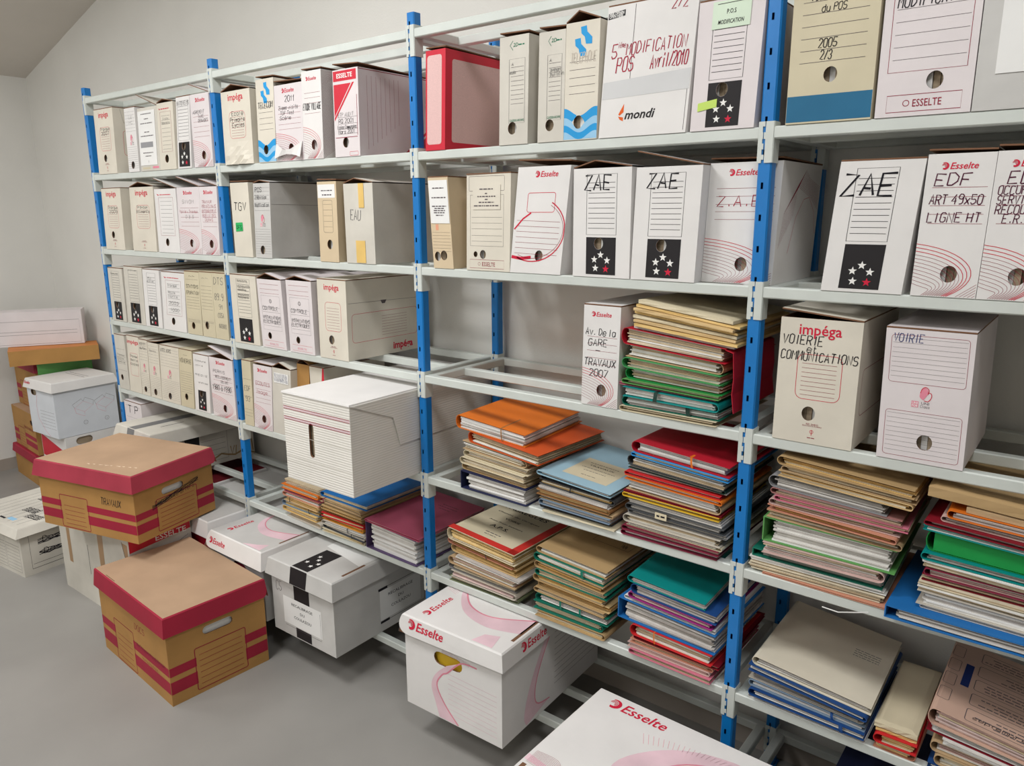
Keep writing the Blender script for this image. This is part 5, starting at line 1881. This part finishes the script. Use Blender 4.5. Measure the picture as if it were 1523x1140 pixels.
def c2_top(F):
    w, h = F.w, F.h
    F.turned(w * .185, h * .045, 90).esselte(0, 0, .023)
    P = [(w * .17, h * .62), (w * .17, h * .46), (w * .23, h * .37), (w * .40, h * .27), (w * .64, h * .25), (w * .97, h * .36)]
    Q = [(w * .17, h * .62), (w * .15, h * .44), (w * .21, h * .33), (w * .40, h * .20), (w * .68, h * .15), (w * .97, h * .20)]
    F.area(bez(P) + bez(Q)[::-1], M_PALEPINK, 1)
    F.path(bez(P), .005, M_PINK)
    for k in range(26):
        F.line(w * (.015 + .004 * k), h * (.36 + .012 * k), w * (.15 + .001 * k), h * (.33 + .012 * k), .0006, M_PINK)
    F.area([(w * .70, .004), (w * .90, .004), (w * .86, h * .12), (w * .74, h * .09)], M_PALEPINK)
    F.rect(w * .955, h * .12, w * .985, h * .36, M_KRAFTIN, 1)


def c2_lf(F):
    F.esselte(F.w * .08, F.h * .30, .026)


def c2_lr(R):
    R.esselte(R.w * .16, R.h * .28, .024)


carton('large white carton with red swirls and drooping lid flap jutting out under the third bay', (.078, -.192, Z6), math.radians(2), .355, .52, .290, .050, M_WHITE, M_WHITE, M_WHITE, front=c2_front, right=c2_right, lidtop=c2_top, lfront=c2_lf, lright=c2_lr, fslot=(.165, .195, .105, .040), rounded=False, roundleft=True, flare=.008, droop=.008, fill=fmat('yellow'), group='white storage cartons')


def c3_top(F):
    w, h = F.w, F.h
    F.turned(w * .075, h * .87, 0).esselte(0, 0, .030)
    P = [(w * .98, h * .78), (w * .70, h * .80), (w * .52, h * .70), (w * .44, h * .50), (w * .48, h * .25), (w * .55, h * .02)]
    Q = [(w * .98, h * .86), (w * .66, h * .88), (w * .44, h * .76), (w * .30, h * .50), (w * .32, h * .25), (w * .34, h * .02)]
    F.area(bez(P) + bez(Q)[::-1], M_PALEPINK, 1)
    F.path(bez(P), .004, M_PINK)
    for k in range(22):
        F.line(w * (.33 + .018 * k), h * (.70 + .012 * k - .0003 * k * k), w * (.30 + .021 * k), h * (.78 + .008 * k - .0002 * k * k), .0007, M_PINK)
    for k in range(14):
        F.path(bez([(w * .02, h * (.16 + .008 * k)), (w * .12, h * (.14 + .010 * k)), (w * .18, h * (.06 + .010 * k)), (w * .26, h * (.04 + .006 * k))]), .0006, M_REDDARK)
    F.area([(w * .005, h * .17), (w * .1, h * .16), (w * .1, h * .20), (w * .005, h * .22)], M_PALEPINK)
    for k in range(6):
        F.line(w * (.60 - .02 * k), h * (.62 - .06 * k), w * .95, h * (.62 - .06 * k), .0014, M_PINK)
    F.rect(w * .015, h * .02, w * .035, h * .14, M_KRAFTIN, 1)


carton('white swirl-printed carton on the floor in front of the fourth blue post', (.690, -.490, 0), math.radians(-1), .56, .385, .375, .05, M_WHITE, M_WHITE, M_WHITE, lidtop=c3_top, lfront=c2_lf, rounded=False, over=.002, flare=.004, group='white storage cartons')

# ---- on the fifth frames of the first bay
Z5 = SH[5] + .0006
a, b_, c_ = proj((-1.978, 0, SH[5])), proj((-1.818, 0, SH[5])), proj((-1.978, 0, .698))
abox('white archive box lettered T P behind the tape-striped white carton', 5, a, b_, c_, plain([('T P', .22, .80, .036, M_INK, .55)], (.72, .62, .93)), M_PALE, d=.30, holes=[(.075, .15, .010)])


def p5_top(F):
    w, h = F.w, F.h
    F.rect(w * .36, .001, w * .55, h * .995, mat('grey_tape', (120, 120, 120), .4, .4, .05), 1)
    F.rect(w * .72, h * .18, w * .74, h * .4, M_LINE, 1)
    F.scribble(w * .2, h * .62, w * .32, h * .66, M_LINE, .001, 6)


def p5_right(R):
    w, h = R.w, R.h
    R.rect(w * .30, h * .52, w * .44, h * .74, M_BLACK)
    R.path([(w * .44, h * .10), (w * .72, h * .10), (w * .72, h * .74), (w * .44, h * .74)], .0016, M_LINE, 1, True)
    R.lines(w * .46, w * .70, [h * (.22 + .12 * k) for k in range(4)], .0012, M_LINE)
    m = mat('brown_stain', (158, 132, 96), .8, .2, .1)
    P = [(w * (.30 + .07 * k), h * random.uniform(.03, .14 + .02 * k)) for k in range(11)]
    R.path(P, .008, m, 1)
    R.path([(w * .985, h * .9), (w * .97, h * .5), (w * .985, h * .1)], .006, m, 1)
    R.hand('VL', w * .74, h * .14, .04, m, w * .10, .005)


carton('white lidded carton with a grey tape stripe, jutting out behind the perched kraft carton', (-1.800, -.120, Z5), 0, .295, .48, .205, .055, M_AGED, M_AGED, M_AGED, lidtop=p5_top, right=p5_right, lfront=lambda F: F.rect(F.w * .37, .001, F.w * .55, F.h * .99, mat('grey_tape', (0, 0, 0)), 1), rounded=False, flare=.014, over=.003, group='white storage cartons')

# ================================================================ the big corrugated carton of the second bay
BX, BY, BZ = -.341, -.262, SH[4] + .0006
bw, bd, bh = .300, .62, .268
root = thing('storage_carton', 'long corrugated white carton with an upright slot, jutting out of the fourth shelf', 'storage box', (BX, BY, BZ), math.radians(1), 'white storage cartons')
mb = MB()
M_CORR = mat('corrugated_white_board', (228, 224, 216), .65, .3, .03, 6)
if not M_CORR.node_tree.nodes.get('ribs'):
    nt = M_CORR.node_tree
    bs = nt.nodes['Principled BSDF']
    tc = nt.nodes.new('ShaderNodeTexCoord')
    wv = nt.nodes.new('ShaderNodeTexWave')
    wv.name = 'ribs'
    wv.bands_direction = 'Z'
    wv.inputs['Scale'].default_value = 42
    wv.inputs['Distortion'].default_value = 0.4
    bp = nt.nodes.new('ShaderNodeBump')
    bp.inputs['Strength'].default_value = 0.22
    bp.inputs['Distance'].default_value = 0.003
    nt.links.new(tc.outputs['Object'], wv.inputs['Vector'])
    nt.links.new(wv.outputs['Fac'], bp.inputs['Height'])
    nt.links.new(bp.outputs['Normal'], bs.inputs['Normal'])
F = Face(mb, (0, 0, 0), (1, 0, 0), (0, 0, 1), (0, -1, 0), bw, bh)
R = Face(mb, (bw, 0, 0), (0, 1, 0), (0, 0, 1), (1, 0, 0), bd, bh)
sl = slot_loop(Face(mb, (bw * .42, 0, bh * .52), (0, 0, 1), (-1, 0, 0), (0, -1, 0), 1, 1), 0, 0, .105, .022)
holed(mb, F, [sl], M_CORR, M_KRAFTIN, .006)
mb.poly([(bw, 0, 0), (bw, bd, 0), (bw, bd, bh), (bw, 0, bh)], M_CORR)
mb.poly([(0, bd, 0), (0, 0, 0), (0, 0, bh), (0, bd, bh)], M_CORR)
mb.poly([(bw, bd, 0), (0, bd, 0), (0, bd, bh), (bw, bd, bh)], M_CORR)
mb.poly([(0, bd, 0), (bw, bd, 0), (bw, 0, 0), (0, 0, 0)], M_CORR)
for y in (.855, .825, .735, .705):
    F.line(.001, bh * y, bw * .995, bh * y, .0020, M_REDDARK)
F.line(.001, bh * .84, bw * .995, bh * .84, .0035, M_PALEPINK)
F.line(.001, bh * .72, bw * .995, bh * .72, .0035, M_PALEPINK)
for y in (.53, .27, .21):
    F.line(.001, bh * y, bw * .995, bh * y, .0012, M_AGED)
mb.build('carton_body', root)
mb = MB()
mb.box((.012, .012, .006), (bw - .012, bd - .012, bh - .02), M_PAPERS)
mb.build('papers', root)['kind'] = 'stuff'
mb = MB()
# tuck-over lid: top panel, a pointed side flap and slits
tpz = bh + .001
mb.rings([[(-.003, -.003, tpz), (bw + .003, -.003, tpz), (bw + .003, bd + .003, tpz), (-.003, bd + .003, tpz)], [(-.002, -.002, tpz + .005), (bw + .002, -.002, tpz + .005), (bw + .002, bd + .003, tpz + .005), (-.002, bd + .003, tpz + .005)]], M_WHITE)
G = Face(mb, (0, 0, tpz + .005), (1, 0, 0), (0, 1, 0), (0, 0, 1), bw, bd)
G.rect(bw * .55, bd * .80, bw * .72, bd * .815, M_KRAFTIN)
G.rect(bw * .86, bd * .50, bw * .98, bd * .515, M_KRAFTIN)
x = bw + .0032
P = [(x, .0, tpz), (x, .16, tpz - .065), (x, .185, tpz - .155), (x, bd, tpz - .150), (x, bd, tpz)]
mb.rings([P, [(p[0] + .003, p[1], p[2]) for p in P]], M_CORR)
mb.build('lid', root)

# ================================================================ folder piles
def label_block(rows, col='cream', area=(.22, .12, .82, .55)):
    def f(G):
        x0, y0, x1, y1 = area
        G.rect(G.w * x0, G.h * y0, G.w * x1, G.h * y1, fmat(col), 1)
        for t_, y, f_, s_, hand_ in rows:
            cx = (x0 + x1) / 2
            if t_ is None:
                G.illegible(G.w * cx, G.h * y, G.w * f_, s_, M_LINE)
            elif hand_:
                G.hand(t_, G.w * (cx - f_ / 2), G.h * y, s_, M_INK, G.w * f_)
            else:
                G.text(t_, G.w * cx, G.h * y, s_, M_BLACK, 'c', 0, .01, G.w * f_, 2)
    return f


sag = lambda A, B: (lambda u, v, h: (A * (u - .5) + B * ((u - .5) ** 2 - .25) * 4 * .25) * h)

# third bay, third shelf: tall pile by the fourth post
pile('tall pile beside the 2007 box', 3, .672, .925, 1.340, [
    (1.3, 'env', 'cream', None, {'dx': .035, 'dw': -.02}), (.9, 'env', 'manila', None, {'dx': .030}), (1.0, 'env', 'buff', None, {'dx': .026}), (.8, 'env', 'manila', None, {'dx': .024}),
    (1.0, 'env', 'cream', None, {'dx': .024}), (.9, 'env', 'buff', None, {'dx': .028}), (1.0, 'env', 'manila', None, {'dx': .03}), (.8, 'block', None, 'w', {'dx': .022, 'label': 'thin sheaf of white papers under the buff envelopes on the tall pile'}),
    (4.2, 'fold', 'red', 'c', {'dx': -.004, 'dw': .008, 'extra': 'droop', 'label': 'thick red folder with a drooping cover in the tall pile under the envelopes'}),
    (3.2, 'fold', 'tan', 'c', {}), (2.7, 'fold', 'green', 'c', {}), (2.9, 'fold', 'bright green', 'c', {}), (1.2, 'fold', 'leaf green', 'c', {}), (.7, 'fold', 'pink', 'c', {'dx': -.012}),
    (2.6, 'fold', 'teal', 'w', {'bands': [(.62, 'dark green', 'elastic_band', .010)]}), (2.5, 'fold', 'bottle green', 'w', {'bands': [(.68, 'dark green', 'elastic_band', .010)]}), (1.5, 'fold', 'cream', 'c', {'dx': -.008})],
    warp=sag(-.035, .0))

# third bay, fourth shelf, right
pile('red-topped pile by the fourth post', 4, .690, .945, .998, [
    (2.7, 'fold', 'red', 'w', {'dx': .012, 'label': 'glossy red folder of white papers with an orange band on its pile', 'bands': [(.62, 'orange', 'elastic_band', .005, .0)], 'lay': .004}),
    (1.0, 'fold', 'sky blue', 'p', {'dx': .014}), (2.5, 'fold', 'dark grey', 'c', {}), (1.0, 'fold', 'dark green', 'g', {}), (.6, 'block', None, 'w', {}), (.9, 'fold', 'bright red', 'w', {}), (1.1, 'fold', 'orange', 'w', {}),
    (2.7, 'fold', 'tan', 'w', {}), (.6, 'fold', 'dark red', 'w', {}), (1.1, 'fold', 'yellow', 'w', {'dx': -.006}), (1.5, 'block', None, 'g', {}), (1.6, 'fold', 'dark grey', 'g', {'extra': 'tab'}), (1.3, 'fold', 'grey', 'g', {}),
    (2.0, 'fold', 'stone', 'c', {}), (1.0, 'fold', 'cream', 'w', {}), (1.3, 'fold', 'burgundy', 'p', {'dx': -.008}), (1.3, 'fold', 'burgundy', 'w', {'dx': -.010})], warp=sag(-.02, 0))
# third bay, fourth shelf, middle
pile('pile under the pale blue folder', 4, .424, .652, .862, [
    (1.2, 'fold', 'light blue', 'g', {'label': 'pale blue folder with a cream titled label on top of its pile', 'dx': -.004, 'deco': label_block([(None, .48, .4, .004, 0), ('TRAVAUX', .42, .34, .008, 0), (None, .36, .45, .004, 0), (None, .30, .3, .004, 0), (None, .20, .2, .004, 0)], 'cream', (.24, .13, .84, .58))}),
    (1.2, 'fold', 'black', 'w', {}), (1.6, 'fold', 'dark grey', 'y', {'bands': [(.55, 'black', 'elastic_band', .004)]}), (1.2, 'block', None, 'g', {}), (1.5, 'fold', 'brown', 'y', {}), (1.0, 'fold', 'tan', 'c', {}), (1.6, 'fold', 'grey blue', 'g', {}), (1.3, 'fold', 'dark grey', 'c', {}), (.6, 'env', 'cream', None, {'dx': .014})], warp=sag(-.02, 0), yawj=2)
# third bay, fourth shelf, left
pile('orange-topped pile', 4, .142, .384, .962, [
    (2.6, 'fold', 'orange', 'w', {'label': 'bright orange folder stuffed with papers on top, tied with twine', 'dx': -.022, 'yaw': 3, 'bands': [(.66, 'brown', 'twine_tie', .004)], 'lay': .004}),
    (2.2, 'fold', 'burnt orange', 'c', {'dx': .022, 'yaw': -3, 'label': 'burnt orange folder with an orange tie, under the bright orange folder', 'dw': .02}),
    (1.7, 'fold', 'tan', 'c', {}), (1.4, 'fold', 'cream', 'c', {'extra': 'ribbon'}), (1.4, 'fold', 'cream', 'c', {}), (1.3, 'fold', 'buff', 'c', {'dx': -.004}),
    (3.6, 'arch', 'navy blue', 'w', {'dx': 0, 'label': 'navy blue binder of mixed papers at the bottom of the orange folder pile', 'lay': .0045})], warp=sag(-.025, 0), yawj=2.0)
# third bay, fifth shelf
def aps(G):
    m = mat('vermilion_border', (206, 52, 44), .6)
    G.rect(.002, .002, G.w - .002, .028, m, 1)
    G.rect(G.w - .03, .002, G.w - .002, G.h - .002, m, 1)
    for t_, y, f_, s_, sh in (('PLAN DES', .86, .3, .010, 0), ('FABREGUES', .74, .62, .020, 0), ('Chemins des Garrigues', .62, .62, .008, .2), ('VOIRIE', .52, .22, .011, 0), ('Avant Projet Sommaire', .42, .5, .007, .2), ('A.P.S.', .31, .26, .017, 0)):
        G.text(t_, G.w * .46, G.h * y, s_, M_BLACK, 'c', sh, .012, G.w * f_, 2)
    G.illegible(G.w * .5, G.h * .19, G.w * .22, .006, M_LINE)
    G.illegible(G.w * .5, G.h * .15, G.w * .18, .005, M_LINE)
pile('A.P.S. folder pile', 5, .082, .345, .608, [
    (2.3, 'fold', 'cream', 'y', {'label': 'cream folder with a red border and the letters A.P.S', 'deco': aps, 'dx': 0, 'yaw': -1}),
    (1.1, 'fold', 'salmon', 'y', {'bands': [(.6, 'black', 'elastic_band', .003)]}), (1.5, 'fold', 'buff', 'y', {}), (.7, 'block', None, 'w', {'dx': .03}), (1.5, 'fold', 'tan', 'p', {}), (1.4, 'fold', 'grey', 'c', {'dx': -.008}), (1.3, 'fold', 'stone', 'p', {}), (.9, 'fold', 'dull green', 'c', {})], warp=sag(-.02, 0), yawj=2.5)
def klabel(G):
    G.path([(G.w * .42, G.h * .45), (G.w * .92, G.h * .45), (G.w * .92, G.h * .72), (G.w * .42, G.h * .72)], .0014, M_INK, 1, True)
    G.illegible(G.w * .62, G.h * .58, G.w * .3, .008, M_LINE)
    G.scribble(G.w * .78, G.h * .48, G.w * .86, G.h * .54, M_INK, .0014, 5)
pile('kraft-topped pile with green straps', 5, .412, .645, .640, [
    (1.3, 'fold', 'kraft', 'c', {'label': 'kraft folder with an ink-framed label on top of the middle pile', 'deco': klabel, 'dx': 0}),
    (1.5, 'fold', 'bottle green', 'c', {'bands': [(.70, 'bottle green', 'elastic_band', .008)]}), (1.4, 'fold', 'kraft', 'y', {}), (1.2, 'fold', 'bottle green', 'c', {}), (1.4, 'fold', 'kraft', 'y', {'dx': -.006}), (1.3, 'fold', 'buff', 'y', {}), (1.0, 'fold', 'kraft', 'c', {}),
    (1.7, 'fold', 'bottle green', 'w', {'bands': [(.35, 'bottle green', 'elastic_band', .006), (.62, 'bottle green', 'elastic_band', .006)]}), (1.6, 'fold', 'bottle green', 'c', {}), (1.4, 'fold', 'kraft', 'y', {'dx': .002})], warp=sag(-.015, 0), yawj=1.5)
pile('teal-topped pile by the fourth post', 5, .722, .950, .640, [
    (1.5, 'fold', 'teal', 'g', {'label': 'teal folder on top of a pile by the fourth blue post', 'dx': -.018, 'dw': -.02}), (2.2, 'fold', 'dark blue', 'g', {'dx': -.008}), (1.4, 'fold', 'magenta', 'p', {'dx': -.016}), (.9, 'fold', 'white', 'w', {'dx': -.03, 'dw': .02, 'label': 'white plastic sleeve of loose sheets under the magenta folder'}),
    (4.6, 'arch', 'blue', 'g', {'dx': -.046, 'dw': .04, 'label': 'blue ring binder of grey pages under the white sleeve', 'ring': 1}), (2.6, 'fold', 'bright red', 'c', {'dx': -.006, 'bands': [(.3, 'orange', 'elastic_band', .003)]}),
    (.9, 'fold', 'dark red', 'p', {}), (1.0, 'fold', 'salmon', 'c', {}), (1.1, 'fold', 'pale pink', 'p', {'dx': -.012}), (1.2, 'fold', 'pink', 'p', {'dx': -.006})], warp=sag(-.02, 0), yawj=2)
env1 = folder('brown envelope standing on edge between the kraft pile and the teal folder pile', (.651, .19, SH[5] + .001), 0, .020, .12, .15, 'env', 'tan', None, lambda p: p, 'folders piled on the shelves', {})

# fourth bay, fourth shelf
pile('pile below the VOIERIE box', 4, 1.036, 1.305, 1.032, [
    (1.6, 'fold', 'kraft', 'y', {'dx': .02, 'label': 'wide kraft folder on top of the pile below the VOIERIE box', 'dw': .0}), (1.0, 'fold', 'tan', 'c', {'dx': .03}), (1.1, 'fold', 'buff', 'y', {'dx': .024}), (2.2, 'fold', 'grey', 'g', {'dx': .004, 'dw': -.03}),
    (1.1, 'fold', 'old rose', 'p', {'dx': .010}), (.9, 'fold', 'pink', 'p', {'dx': .02}), (1.1, 'fold', 'pale pink', 'c', {'dx': .008}), (1.0, 'fold', 'salmon', 'y', {'dx': .006}), (1.3, 'fold', 'tan', 'c', {'dx': .006}),
    (4.4, 'arch', 'leaf green', 'w', {'dx': .0, 'ring': 1, 'label': 'green ring binder of white and pink sheets below the VOIERIE box', 'dw': .0}), (2.0, 'fold', 'pale pink', 'p', {'dx': .004, 'dw': -.02}), (1.5, 'arch', 'bottle green', 'g', {'dx': -.022}), (2.4, 'block', None, 'c', {'dx': -.029, 'dw': .018, 'jx': .012, 'label': 'thick sagging sheaf of cream papers at the bottom below the VOIERIE box'}), (.4, 'fold', 'salmon', 'c', {})],
    warp=sag(-.02, 0), yawj=2)
pile('pile on the wide blue binder', 4, 1.352, 1.63, 1.030, [
    (1.9, 'env', 'kraft', None, {'dx': -.006, 'label': 'crumpled kraft envelope on top of the pile below the VOIRIE box', 'dw': .01}), (1.1, 'env', 'tan', None, {'dx': .06}), (1.3, 'fold', 'orange', 'w', {'dx': .03}), (.9, 'fold', 'pale pink', 'w', {'dx': .02}), (.8, 'fold', 'dark red', 'w', {'dx': -.006}), (.8, 'fold', 'teal', 'w', {'dx': -.006}),
    (3.2, 'fold', 'bright green', 'w', {'dx': 0, 'label': 'bright green box folder with an amber corner strap', 'extra': 'greenfill'}), (1.2, 'fold', 'teal', 'w', {'dx': -.004}), (1.2, 'block', None, 'c', {}), (1.2, 'fold', 'burgundy', 'p', {'dx': .004}), (1.0, 'fold', 'dark red', 'p', {}), (1.4, 'block', None, 'c', {}), (2.2, 'fold', 'stone', 'w', {}), (.6, 'fold', 'white', 'w', {}),
    (2.0, 'arch', 'blue', 'g', {'dx': -.052, 'dw': .04, 'dy': -.03, 'label': 'wide blue binder jutting out at the bottom of a tall pile'})], warp=sag(-.02, 0), yawj=1.5)
# fourth bay, fifth shelf
def bigcream(G):
    for k in range(4):
        G.illegible(G.w * .8, G.h * (.55 + .03 * k), G.w * .22, .004, M_PENCIL)
pile('low cream-topped pile', 5, 1.030, 1.288, .536, [
    (1.6, 'fold', 'ivory', 'w', {'label': 'large plain cream folder on top of a low pile', 'deco': bigcream, 'dx': .004}), (1.2, 'fold', 'dark blue', 'w', {}), (1.6, 'fold', 'stone', 'g', {}), (1.2, 'fold', 'grey blue', 'w', {'bands': [(.72, 'dark blue', 'elastic_band', .006)]}), (1.4, 'fold', 'dark blue', 'w', {'bands': [(.8, 'dark blue', 'elastic_band', .008)]}), (1.0, 'fold', 'white', 'w', {})], warp=sag(-.03, 0))
pile('low pile under the yellowed envelope', 5, 1.302, 1.384, .50, [
    (1.2, 'env', 'cream', None, {'dw': .0, 'label': 'yellowed envelope drooping over a bright red folder'}), (.8, 'env', 'manila', None, {'dw': -.004}), (2.0, 'fold', 'bright red', 'y', {'dx': .0, 'dw': .0}), (1.6, 'fold', 'salmon', 'y', {'dx': .0, 'dw': .0})], L=.28)
def form(G):
    G.area([(G.w * .12, G.h * .40), (G.w * .17, G.h * .40), (G.w * .17, G.h * .70), (G.w * .12, G.h * .70)], M_NAVYPEN, 2)
    for k in range(5):
        G.rrect(G.w * .20, G.h * (.03 + .19 * k), G.w * .96, G.h * (.17 + .19 * k), .006, .0014, M_LINE)
        for j in range(3):
            G.illegible(G.w * .55, G.h * (.055 + .19 * k + .035 * j), G.w * random.uniform(.3, .68), .005, M_LINE)
    for k in range(4):
        G.rrect(G.w * .02, G.h * (.15 + .2 * k), G.w * .09, G.h * (.3 + .2 * k), .004, .001, M_LINE)
    G.hand('septembre', G.w * .24, G.h * .07, .010, M_INK, G.w * .3)
pile('printed form pile', 5, 1.425, 1.70, .555, [
    (1.8, 'fold', 'dusty rose', 'p', {'label': 'brownish printed form folder with ruled boxes and handwriting', 'deco': form, 'dx': -.03, 'dw': .03}), (1.0, 'fold', 'dark red', 'w', {'dx': -.03}), (.8, 'block', None, 'w', {'dx': .0}), (1.2, 'fold', 'tan', 'p', {'dx': -.02}), (1.2, 'fold', 'tan', 'c', {'dx': -.01}), (.8, 'fold', 'dark blue', 'w', {'dx': -.02})], warp=sag(-.04, 0))

# second bay, fifth shelf
pile('narrow pile below the corrugated carton', 5, -.765, -.548, .584, [
    (1.2, 'block', None, 'c', {'dx': .01}), (1.1, 'fold', 'orange', 'c', {'dx': .0}), (.9, 'fold', 'pink', 'p', {}), (1.0, 'fold', 'salmon', 'w', {}), (1.2, 'fold', 'buff', 'y', {'bands': [(.78, 'black', 'elastic_band', .004)]}), (1.3, 'fold', 'grey blue', 'y', {'dx': -.014, 'bands': [(.72, 'black', 'elastic_band', .004)]}), (1.2, 'fold', 'manila', 'y', {'dx': -.012}), (1.2, 'fold', 'stone', 'c', {'dx': .01})], warp=None, yawj=2)
pile('blue-topped pile below the corrugated carton', 5, -.536, -.312, .584, [
    (1.5, 'fold', 'blue', 'c', {'label': 'bright blue folder directly below the corrugated carton', 'dx': -.006, 'dw': .02}), (1.4, 'fold', 'tan', 'y', {'bands': [(.88, 'burgundy', 'elastic_band', .006)]}), (1.1, 'fold', 'buff', 'p', {}), (1.0, 'fold', 'kraft', 'y', {}), (1.1, 'fold', 'brown', 'y', {}), (1.1, 'fold', 'bright red', 'y', {}), (1.2, 'fold', 'amber', 'y', {}), (1.3, 'fold', 'stone', 'w', {'bands': [(.6, 'black', 'elastic_band', .004)]}), (1.3, 'fold', 'dark grey', 'c', {'bands': [(.72, 'black', 'elastic_band', .004)]}), (1.0, 'fold', 'cream', 'y', {})], warp=None, yawj=2)
def pinkt(G):
    for k, f_ in enumerate((.28, .34, .2)):
        G.illegible(G.w * .62, G.h * (.78 - .05 * k), G.w * f_, .004, M_LINE)
pile('pink-topped binder pile left of the third blue post', 5, -.300, -.056, .540, [
    (.5, 'fold', 'rose pink', 'p', {'label': 'rose pink folder on top of the purple binder', 'deco': pinkt, 'dx': .0, 'dw': .01}),
    (5.0, 'arch', 'purple', 'w', {'dx': -.004, 'label': 'purple binder overfull of white papers under the rose pink folder', 'lay': .006, 'jx': .012})], warp=sag(-.01, 0), L=.33)

# a loose string end hanging by the left pile, and the navy case low down
mb = MB()
mb.tube([(1.268, -.012, .745), (1.25, -.02, .742), (1.215, -.03, .735), (1.18, -.02, .731)], .0012, M_SHEET, 5)
o = mb.build('string')
o['label'] = 'loose white string end hanging below the VOIERIE box pile'
o['category'] = 'string'
carton('dark navy case on the lowest frame below the cream-topped pile', (1.225, .0, Z6), 0, .33, .33, .20, .03, fmat('navy blue'), fmat('navy blue'), fmat('navy blue'), lid=False, group='white storage cartons', name='storage_case')
